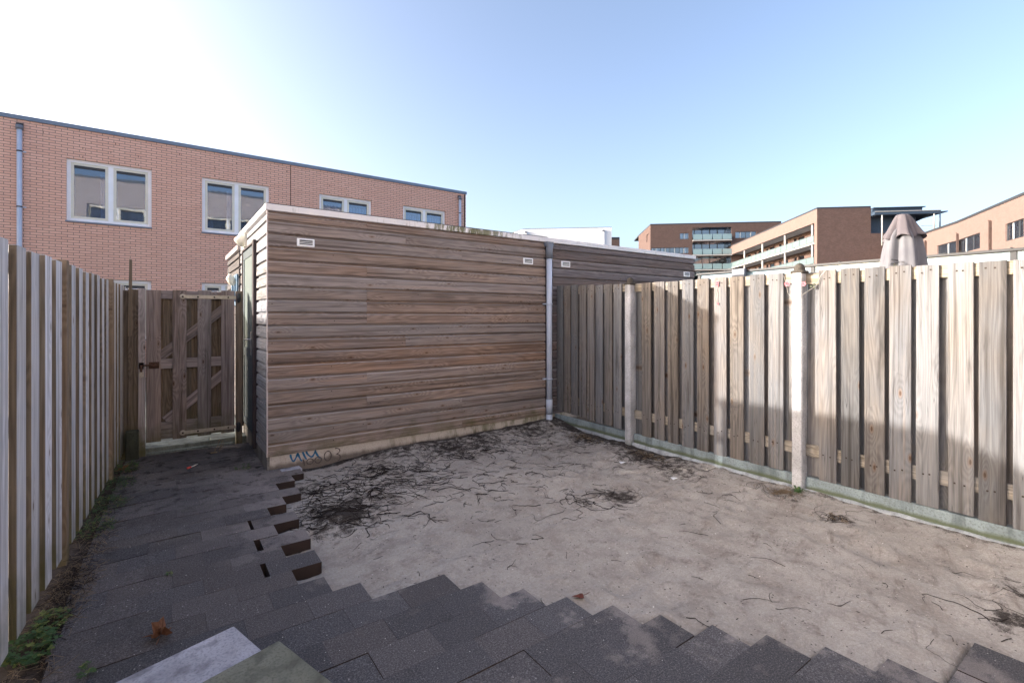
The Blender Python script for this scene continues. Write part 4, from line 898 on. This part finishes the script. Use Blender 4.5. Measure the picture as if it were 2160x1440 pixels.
for x,z0,mt in ((1853.5,10.6,'white_far'),(1962,12.3,'white_far'),(1974,12.3,'canopy')):
    m=MB(); t=T(x,480)[0]; p=(b1[0]+eD[0]*t-nE[0]*.7,b1[1]+eD[1]*t-nE[1]*.7); m.tube([(p[0],p[1],z0),(p[0],p[1],14.95)],.09,8); m.build('canopy_post',M[mt],BB)
m=MB(); lbox(m,b1,eD,nE,tp,tR,-.05,0,13.1,13.16); lbox(m,b1,eD,nE,tp,tR,-.05,0,12.75,12.78); m.build('railing',M['white_far'],BB)
# --- block C: pinkish curved terrace on the right
zC=11.0
cp_=[onZ(x,y,zC).to_2d() for x,y in ((1836,526),(1941.5,496.7),(2019,470.7),(2160,411.5))]
q=cp_[3]+(cp_[3]-cp_[2])*1.2; cp_.append(q)
BC=empty('apartment_building',(cp_[2][0],cp_[2][1],0),'pinkish brick block with strip windows and dark downpipes at the right edge','building')
m=MB(); m3=MB(); W=[]
for i in range(len(cp_)-1):
    A,B=cp_[i],cp_[i+1]; hs_=[]
    if i==2: hs_=[prect(A,B,2019.5,2067,503.5,538)]; W.append((A,B,hs_[0],2,5))
    if i==1: hs_=[prect(A,B,1977,2018.5,516,550)]; W.append((A,B,hs_[0],1,6))
    if i==2:
        t0,_=onL(2120.6,480,A,B); hs_[0]=(hs_[0][0],hs_[0][1],7.8,9.25); W[-1]=(A,B,hs_[0],2,5); h2=(t0,seg(A,B)[0]-.05,7.75,9.2); hs_.append(h2); W.append((A,B,h2,2,7))
    if i==1: hs_[0]=(hs_[0][0],hs_[0][1],7.8,9.25); W[-1]=(A,B,hs_[0],1,6)
    if i==3: h=(.05,3,7.75,9.2); hs_=[h]; W.append((A,B,h,2,8))
    wall(m,A,B,-.1,zC,hs_,inward(A,B,0),.2)
    n=inward(A,B,0); Lc,dc=seg(A,B); lbox(m3,A,dc,n,-.02,Lc+.02,-.06,.4,zC,zC+.22)
A,B=cp_[0],cp_[1]; n=inward(A,B,0); nn=inward(cp_[3],cp_[4],0)
wall(m,A,(A[0]+n[0]*9,A[1]+n[1]*9),-.1,zC,[],(0,0),.1); wall(m,cp_[4],(cp_[4][0]+nn[0]*9,cp_[4][1]+nn[1]*9),-.1,zC,[],(0,0),.1)
wall(m,(A[0]+n[0]*9,A[1]+n[1]*9),(cp_[4][0]+nn[0]*9,cp_[4][1]+nn[1]*9),-.1,zC,[],(0,0),.1)
m.build('wall',M['brick_light'],BC); m3.build('roof_edge',M['dark'],BC)
for A,B,h,k,s_ in W: farwin(BC,A,B,h,k,seed=s_,curt=.9)
for x,i,zt in ((1953.5,1,10.2),(2021,2,9.9),(2090,2,10.0)):
    A,B=cp_[i],cp_[i+1]; t=onL(x,500,A,B)[0]; L,d=seg(A,B); n=inward(A,B,0); m=MB(); lbox(m,A,d,n,t-.09,t+.09,-.14,-.002,0,zt); lbox(m,A,d,n,t+.16,t+.20,-.05,-.002,0,zt-.1); lbox(m,A,d,n,t-.45,t-.36,-.05,-.002,10.0,10.09)
    m.build('downpipe',mk_concrete('dark_brown_pipe',(.09,.06,.055)) if x<1960 else bpy.data.materials['dark_brown_pipe'],BC)
# --- white corrugated hall and brick tower behind the shed roof
zW=12.3
w0,w1,w2=[onZ(x,y,zW).to_2d() for x,y in ((1070,496),(1103.5,484.7),(1290,481))]
WH=empty('white_hall',(w1[0],w1[1],0),'white corrugated metal hall peeping above the shed roof','building')
nW=inward(w1,w2,0); L,d=seg(w1,w2); m=MB()
z=0
while z<zW-.2:
    lbox(m,w1,d,nW,0,L,-.02,10,z,z+.40); lbox(m,w1,d,nW,0,L,.01,10,z+.4005,z+.4595); z+=.46
m.build('wall',M['wcorr'],WH)
m=MB(); wall(m,w0,w1,-.1,zW,[],(0,0),.1); m.build('side_wall',M['wcorr'],WH)
m=MB(); m.prism([w0,w1,w2,(w2[0]+nW[0]*10,w2[1]+nW[1]*10),(w0[0]+nW[0]*10,w0[1]+nW[1]*10)],zW,zW+.12); m.build('roof_edge',M['dark'],WH)
for x in (1110,1273):
    t=onL(x,490,w1,w2)[0]; m=MB(); lbox(m,w1,d,nW,t-.13,t+.08,-.25,-.021,0,zW-.45); lbox(m,w1,d,nW,t-.16,t+.12,-.3,-.021,zW-.449,zW-.25,mi=1); m.build('downpipe',[M['white'],M['pipe_dark']],WH)
t0_,t1_=[onD(x,500,75).to_2d() for x in (1288,1307)]
BT=empty('brick_tower',(t0_[0],t0_[1],0),'small reddish brick stair tower right of the white hall','tower')
m=MB(); ztt=H+162*75/F; nn=inward(t0_,t1_,0); m.prism([t0_,t1_,(t1_[0]+nn[0]*4,t1_[1]+nn[1]*4),(t0_[0]+nn[0]*4,t0_[1]+nn[1]*4)],-.1,ztt); m.build('wall',M['brick_mid'],BT)
m=MB(); m.prism([t0_,t1_,(t1_[0]+nn[0]*4,t1_[1]+nn[1]*4),(t0_[0]+nn[0]*4,t0_[1]+nn[1]*4)],ztt,ztt+.35); m.build('roof_edge',M['dark'],BT)
# ------------------------------------------------------------------ slabs in the foreground
def slab(name, corner, ang, sx, sy, z0, z1, mat, label):
    X=Vector((math.cos(ang),math.sin(ang),0)); Y=Vector((-X.y,X.x,0)); m=MB()
    m.obox((corner[0],corner[1],0),X,Y,(0,0,1),(-sx,-sy,z0),(0,0,z1)); o=m.build(name,mat,bevel=.006,origin=(corner[0],corner[1],z0)); return tag(o,label,'slab')
slab('concrete_slab',(.262,2.622),RAD(17),.60,.40,.004,.044,M['slab'],'light grey concrete slab lying loose on the dark pavers at the bottom edge')
slab('concrete_slab',(.404,2.315),RAD(17.5),.60,.60,.046,.088,M['slab_green'],'green mossy concrete slab lapping over the light grey slab')
m=MB(); m.obox((.96,5.14,0),Vector((.98,.05,.03)),Vector((-.05,1,0)),(0,0,1),(-.06,-.05,-.06),(.14,.055,.004)); o=m.build('broken_stone',M['slab'],bevel=.012,origin=(.96,5.13,0)); tag(o,'broken grey stone wedged against the graffiti plinth','stone')
# ------------------------------------------------------------------ litter, roots and weeds
def zg(U,V): return .002 if in_paving(U,V) else sand_z(U,V)
rt=MB(); rr=random.Random(17)
def root(U,V,L,r,a=None):
    a=rr.uniform(0,6.28) if a is None else a; n_=max(3,int(L/.022)); pts=[]; zz=rr.uniform(-.001,.006); curl=rr.uniform(-9,9)
    for i in range(n_+1):
        if i and in_paving(U,V,-.01) : break
        if V>5.225 or U>4.44: break
        pts.append((U,V,sand_z(U,V)+r*.5+zz*math.sin(math.pi*i/n_)+rr.uniform(-.0008,.002)))
        a+=curl*.022+rr.gauss(0,.30)+(rr.choice([-.9,.9]) if rr.random()<.10 else 0); U+=math.cos(a)*.022; V+=math.sin(a)*.022
    if len(pts)<3: return
    r*=1.22; rs=[r*(1-.6*i/len(pts)) for i in range(len(pts))]
    rt.tube(pts,rs,4,cap=False)
    if rr.random()<.30 and L>.1:
        i=rr.randrange(1,len(pts)-1); root(pts[i][0],pts[i][1],L*.5,r*.7,a+rr.choice([-.8,.8]))
def rt_fleck(U,V):
    if in_paving(U,V,-.02) or V>5.2 or U>4.43: return
    a=rr.uniform(0,3.14); L=rr.uniform(.004,.014); r_=rr.uniform(.0012,.0035); c=Vector((U,V,sand_z(U,V)+.001)); X=Vector((math.cos(a)*L,math.sin(a)*L,0)); Y=Vector((-math.sin(a)*r_,math.cos(a)*r_,0)); Z=Vector((0,0,r_))
    rt.add([c-X,c-Y,c+X,c+Y,c+Z],[(0,1,4),(1,2,4),(2,3,4),(3,0,4)])
RC=[(1.12,3.88,.24,75,.0026),(.97,3.74,.13,26,.0024),(1.30,4.05,.22,60,.0024),(1.4,4.5,.35,90,.0020),(2.0,4.9,.4,70,.0018),(1.9,4.15,.35,60,.0022),(1.5,4.2,.25,60,.0026),(1.85,4.4,.28,55,.0026),(1.6,4.75,.3,90,.0024),(2.2,4.7,.3,60,.0024),(2.66,5.0,.3,80,.0026),(3.03,4.85,.3,70,.0026),(3.7,4.7,.35,70,.0024),(3.6,4.2,.35,45,.0022),(2.67,3.95,.2,24,.0026),(2.2,3.65,.22,16,.0024),(1.95,3.7,.15,12,.0024),(3.2,2.85,.12,28,.0016),(2.8,2.95,.10,30,.0026),(2.45,3.0,.12,9,.0024),(2.9,3.25,.12,12,.0026),(4.3,4.2,.22,50,.0016),(4.2,3.4,.24,60,.0016),(4.15,2.95,.2,45,.0016),(3.44,.50,.12,16,.0018),(3.9,.52,.14,10,.0016),(4.06,1.52,.05,14,.0018),(1.0,4.5,.15,60,.0024),(.98,4.1,.1,40,.0022),(2.4,4.4,.4,40,.0022),(3.2,3.9,.4,35,.002),(4.15,2.2,.15,20,.002),(1.95,2.9,.1,2,.0022),(3.1,.75,.08,4,.0018),(1.3,3.6,.25,25,.0024)]
for a,b,s_,n_,r_ in RC:
    for i in range(int(n_*.62)):
        root(a+rr.gauss(0,s_),b+rr.gauss(0,s_*.8),rr.choice([.06,.12,.18,.26,.38]),r_*rr.uniform(.6,1.2),rr.gauss(.25,.9)+(math.pi if rr.random()<.5 else 0))
for i in range(900):
    U,V=rr.uniform(.9,4.4),rr.uniform(.4,5.1)
    if noise.noise(Vector((U*1.3,V*1.3,8)))<rr.uniform(-.5,.4): continue
    rt_fleck(U,V)
for i in range(90):
    U,V=rr.uniform(.9,4.4),rr.uniform(.6,5.1); root(U,V,rr.uniform(.04,.09),rr.uniform(.0012,.002))
for i in range(26): root(rr.uniform(1.2,4.3),rr.uniform(1,4.8),rr.uniform(.12,.26),rr.uniform(.0014,.0022))
tag(rt.build('dead_roots',M['root']),'black dead roots and twigs strewn over the pale sand','roots',kind='stuff')
sh=MB()
for i in range(120):
    U,V=rr.uniform(.9,4.4),rr.uniform(.4,5.0)
    if in_paving(U,V,-.01): continue
    s_=rr.uniform(.0015,.0045); z=sand_z(U,V)+.001; a=rr.uniform(0,3.14); X=Vector((math.cos(a),math.sin(a),.1))*s_*1.7; Y=Vector((-math.sin(a),math.cos(a),0))*s_; c=Vector((U,V,z))
    sh.add([c-X,c-Y,c+X,c+Y,c+Vector((0,0,s_*.8))],[(0,1,4),(1,2,4),(2,3,4),(3,0,4)])
for i in range(60):
    U,V=rr.uniform(-.3,1.8),rr.uniform(1.6,5.5)
    if not in_paving(U,V,.03): continue
    s_=rr.uniform(.0012,.003); c=Vector((U,V,.003)); X=Vector((s_,0,0)); Y=Vector((0,s_,0)); sh.add([c-X,c-Y,c+X,c+Y,c+Vector((0,0,s_*.7))],[(0,1,4),(1,2,4),(2,3,4),(3,0,4)])
tag(sh.build('shell_fragments',M['shell']),'tiny white shell fragments scattered in the sand','shells',kind='stuff')
def crumpled(name, c, size, mat, label, outline, seed, lift=.03):
    r_=random.Random(seed); m=MB(); vs=[(c[0],c[1],c[2]+.012)]; fs=[]; n_=len(outline); a0=r_.uniform(0,6)
    for ring in (.5,1):
        for i,(a,rad) in enumerate(outline):
            rr_=rad*size*ring; vs.append((c[0]+math.cos(a+a0)*rr_,c[1]+math.sin(a+a0)*rr_,c[2]+.006+abs(r_.gauss(0,lift*.5))*ring+lift*ring*max(0,math.sin(a*2+1))))
    for i in range(n_): fs.append((0,1+i,1+(i+1)%n_)); fs.append((1+i,1+n_+i,1+n_+(i+1)%n_,1+(i+1)%n_))
    m.add(vs,fs); m.tube([Vector(vs[0]),Vector(vs[0])+Vector((math.cos(a0)*-size*.8,math.sin(a0)*-size*.8,.004)),Vector(vs[0])+Vector((math.cos(a0)*-size*1.3,math.sin(a0)*-size*1.3,.012))],.0016,5,mi=0)
    o=m.build(name,mat,origin=c); md=o.modifiers.new('s','SOLIDIFY'); md.thickness=.0008; return tag(o,label,'leaf')
maple=[(i/15*6.2832,[1,.45,.75,.4,.95,.42,.7,.4,.9,.45,.8,.4,.6,.3,.5][i]) for i in range(15)]
crumpled('dead_leaf',(-.02,2.80,.003),.075,M['leaf_brown'],'curled orange brown maple leaf beside the light grey slab',maple,4,.04)
crumpled('dead_leaf',(1.83,1.93,sand_z(1.83,1.93)),.045,M['leaf_red'],'small dark red leaf on the sand near the zigzag paving edge',[(i/9*6.2832,[1,.6,.4,.7,.5,.5,.7,.4,.6][i]) for i in range(9)],9,.012)
crumpled('dead_leaf',(-.34,6.02,.003),.06,M['leaf_brown'],'small brown leaf among the weeds by the far end of the left fence',maple,14,.03)
m=MB(); m.tube([(.17,5.37+.35,.012),(.20,5.74,.012)],.010,8); m.tube([(.20,5.74,.012),(.26,5.79,.02)],.004,6,mi=1); o=m.build('plastic_stub',[M['red'],M['shell']],origin=(.2,5.73,.01)); tag(o,'tiny red and white plastic bit lying on the paving before the gate','litter')
m=MB()
for i in range(3): a=Vector((.46+rr.uniform(-.03,.05),6.25+rr.uniform(-.04,.04),.006)); m.tube([a,a+Vector((.03,.02,.05)),a+Vector((.05,.01,.09+.02*i))],.003,5)
m.box((.40,6.22,.003),(.46,6.235,.012),'x'); o=m.build('straw_tuft',M['straw'],origin=(.46,6.25,0)); tag(o,'pale dry straw tuft on the paving in front of the gate','straw')
# dry grass along the soil strip
dg=MB(); rr=random.Random(5)
for i in range(900):
    V=rr.choice([rr.uniform(2.3,4.6),rr.uniform(3.2,3.9),rr.uniform(2.2,6.4)]); U=lu(V)+rr.uniform(.02,.19); a=rr.uniform(0,6.28); L=rr.uniform(.03,.10); z=-.012
    p=[(U,V,z),(U+math.cos(a)*L*.5,V+math.sin(a)*L*.5,z+rr.uniform(.004,.03)),(U+math.cos(a+.4)*L,V+math.sin(a+.4)*L,z+rr.uniform(0,.02))]; dg.tube(p,.0011,3,cap=False,mi=0 if rr.random()<.5 else 1)
tag(dg.build('dry_grass',[M['straw'],M['root']]),'matted dry grass and roots in the soil strip under the left fence','grass',kind='stuff')
def weed(c, R, n_, label, seed, hgt=.05, yel=.25, sz=.014, blade=False, group='weeds along the left fence'):
    r_=random.Random(seed); m=MB()
    for i in range(n_):
        a=r_.uniform(0,6.28); q=R*math.sqrt(r_.random()); b=Vector((c[0]+math.cos(a)*q*.6,c[1]+math.sin(a)*q,c[2])); h=hgt*r_.uniform(.2,1)*(1-.5*q/R)
        tip=b+Vector((math.cos(a)*h*.5,math.sin(a)*h*.5,h)); mi=1 if r_.random()<yel else 0
        if blade:
            L=r_.uniform(.05,.11); d=Vector((math.cos(a),math.sin(a),0)); s_=Vector((-d.y,d.x,0))*.009; b=Vector(c)
            m.add([b-s_*.3,b+s_*.3,b+d*L*.5+s_+Vector((0,0,L*.5)),b+d*L*.5-s_+Vector((0,0,L*.5)),b+d*L+Vector((0,0,L*.35))],[(0,1,2,3),(3,2,4)],mi); continue
        m.tube([b,tip],.0009,3,cap=False,mi=mi)
        for k_ in range(3):
            a2=a+k_*2.1+r_.uniform(-.4,.4); d=Vector((math.cos(a2),math.sin(a2),r_.uniform(-.3,.3))); s_=Vector((-math.sin(a2),math.cos(a2),r_.uniform(-.3,.3))); z_=sz*r_.uniform(.6,1.2)
            m.add([tip,tip+d*z_*.5+s_*z_*.42,tip+d*z_*1.1,tip+d*z_*.5-s_*z_*.42],[(0,1,2,3)],mi)
    o=m.build('weed_plant',[M['leaf_green'],M['leaf_yellow']],origin=c); return tag(o,label,'plant',group)
weed((-.50,3.05,-.02),.13,130,'leafy green weed clump at the foot of the nearest fence boards',1,.07,.15,.020)
weed((-.46,3.28,-.02),.10,90,'yellow green weed patch just beyond the nearest leafy clump',2,.055,.55,.017)
weed((-.27,2.72,.0),.05,22,'small weed sprout alone between the pavers left of the grey slab',3,.03,.3,.014)
weed((-.43,4.55,-.02),.22,170,'long low weed patch halfway along the left fence',4,.045,.3,.013)
weed((-.41,5.05,-.02),.24,190,'thick green weed strip past the second fence post',5,.05,.15,.014)
weed((-.37,5.60,-.02),.24,170,'weed strip continuing toward the concrete stub',6,.05,.15,.013)
weed((-.33,6.12,-.01),.18,150,'bushy dark green weeds at the far end of the left fence',7,.08,.05,.014)
weed((.62,5.45,.002),.12,40,'sparse sprouts on the dark paving by the shed corner',8,.035,.4,.012,group='weeds by the shed')
weed((.02,3.45,.0),.03,10,'tiny bright sprout in a joint in the middle of the paving',10,.02,.5,.010,group='weeds in the paving joints')
weed((4.36,1.93,.0),.08,18,'grassy green weed tuft at the base of the nearest concrete post',9,.09,.1,blade=True,group='weeds by the right fence')
m=MB()
for i in range(260):
    a=rr.uniform(0,6.28); q=rr.gauss(0,.07); U,V=4.30+q*math.cos(a),2.02+q*1.3*math.sin(a); L=rr.uniform(.02,.06); p=Vector((U,V,sand_z(U,V)+.003)); m.tube([p,p+Vector((math.cos(a*3)*L*.5,math.sin(a*3)*L*.5,.012)),p+Vector((math.cos(a*3+.6)*L,math.sin(a*3+.6)*L,.004))],.0013,3,cap=False)
tag(m.build('dry_tuft',M['straw'],origin=(4.3,2.02,0)),'tangled dead brown tuft on the sand before the nearest post','plant')
for k_,(a,b,lab) in enumerate(((4.25,3.42,'matted dead turf lump near the far concrete post'),(4.20,4.35,'dark dead turf lump in the corner by the downpipe'),(4.02,1.52,'curled dead root clump on the open sand below the fence'))):
    m=MB(); rr=random.Random(40+k_); N=10
    for i in range(130 if k_<2 else 26):
        q=rr.gauss(0,.085 if k_<2 else .035); c_=rr.uniform(0,6.28); U,V=a+q*math.cos(c_)*.8,b+q*math.sin(c_)*(2.0 if k_<2 else 2.2)
        if U>4.42: continue
        L=rr.uniform(.02,.07); h=.05*math.exp(-(q/.09)**2)*rr.random(); p=Vector((U,V,sand_z(U,V)+h)); e=rr.uniform(0,6.28)
        m.tube([p,p+Vector((math.cos(e)*L*.5,math.sin(e)*L*.5,.008)),p+Vector((math.cos(e+.7)*L,math.sin(e+.7)*L,-.003))],.0018,3,cap=False,mi=0 if rr.random()<.35 else 1)
    tag(m.build('turf_lump',[M['root'],M['straw']],origin=(a,b,0)),lab,'turf')
for c_,lab in (((3.93,2.86),'white scrap of paper on the sand, nearer of the two by the fence'),((3.87,3.45),'white scrap of paper on the sand by the far turf lump')):
    m=MB(); z=sand_z(*c_)+.008; m.add([(c_[0]-.03,c_[1]-.02,z),(c_[0]+.03,c_[1]-.03,z+.01),(c_[0]+.025,c_[1]+.02,z+.004),(c_[0]-.02,c_[1]+.015,z+.012)],[(0,1,2,3)]); o=m.build('paper_scrap',M['white'],origin=(c_[0],c_[1],z)); md=o.modifiers.new('s','SOLIDIFY'); md.thickness=.001; tag(o,lab,'litter')
# string of pink flowers at the near post
def flower(m,c,s_,mi=0):
    c=Vector(c)
    for k_ in range(6):
        a=k_*1.047; d=Vector((-.25,math.cos(a),math.sin(a))).normalized(); e=Vector((-.3,-math.sin(a),math.cos(a))); m.add([c,c+d*s_*.6+e*s_*.4,c+d*s_,c+d*s_*.6-e*s_*.4],[(0,1,2,3)],mi)
    for k_ in range(5):
        a=k_*1.25+.4; d=Vector((-.9,math.cos(a)*.6,math.sin(a)*.6)).normalized(); e=Vector((0,-math.sin(a),math.cos(a))); m.add([c,c+d*s_*.4+e*s_*.25,c+d*s_*.6,c+d*s_*.4-e*s_*.25],[(0,1,2,3)],mi)
gl=empty('flower_garland',(4.42,1.98,1.78),'pink fabric flowers on a thin wire wound round the nearest concrete post','garland')
m=MB(); flower(m,(4.42,2.045,1.785),.028); flower(m,(4.425,1.915,1.775),.022); m.build('flower',M['pink'],gl)
m=MB(); m.tube([(4.47,2.10,1.86),(4.465,2.08,1.80),(4.44,2.05,1.70),(4.418,2.0,1.655),(4.416,1.95,1.66),(4.425,1.90,1.70),(4.46,1.83,1.76),(4.465,1.80,1.84),(4.47,1.76,1.885)],.0016,5); m.build('wire',M['wire'],gl)
m=MB()
for k_ in range(3): a=k_*2.1; d=Vector((0,math.cos(a),math.sin(a)*.8)); e=Vector((0,-math.sin(a),math.cos(a))); c_=Vector((4.455,1.855,1.755)); m.add([c_,c_+d*.02+e*.012,c_+d*.035,c_+d*.02-e*.012],[(0,1,2,3)])
m.build('leaf',M['greenwire'],gl)
hk=empty('flower_hook',(4.46,2.73,1.8),'faded pink flower and hanging wire between fence boards, left of the near post','ornament')
m=MB(); flower(m,(4.468,2.735,1.835),.022); flower(m,(4.468,2.735,1.81),.018); flower(m,(4.466,2.73,1.625),.012); m.build('flower',M['pink'],hk)
m=MB(); m.tube([(4.47,2.735,1.80),(4.466,2.745,1.76),(4.468,2.73,1.72),(4.466,2.74,1.68),(4.466,2.73,1.62)],.0022,5); m.build('wire',M['wire'],hk)
m=MB()
for k_ in range(9): a=k_*.7; d=Vector((0,math.cos(a)*.6,.9)).normalized(); m.tube([(4.50,1.30,1.868),Vector((4.50,1.30,1.868))+d*random.uniform(.015,.035)],[.0015,.0008],4,mi=k_%2)
tag(m.build('moss_tuft',[M['leaf_green'],M['straw']],origin=(4.5,1.3,1.868)),'tiny moss tuft growing on top of the sunlit fence boards','plant')
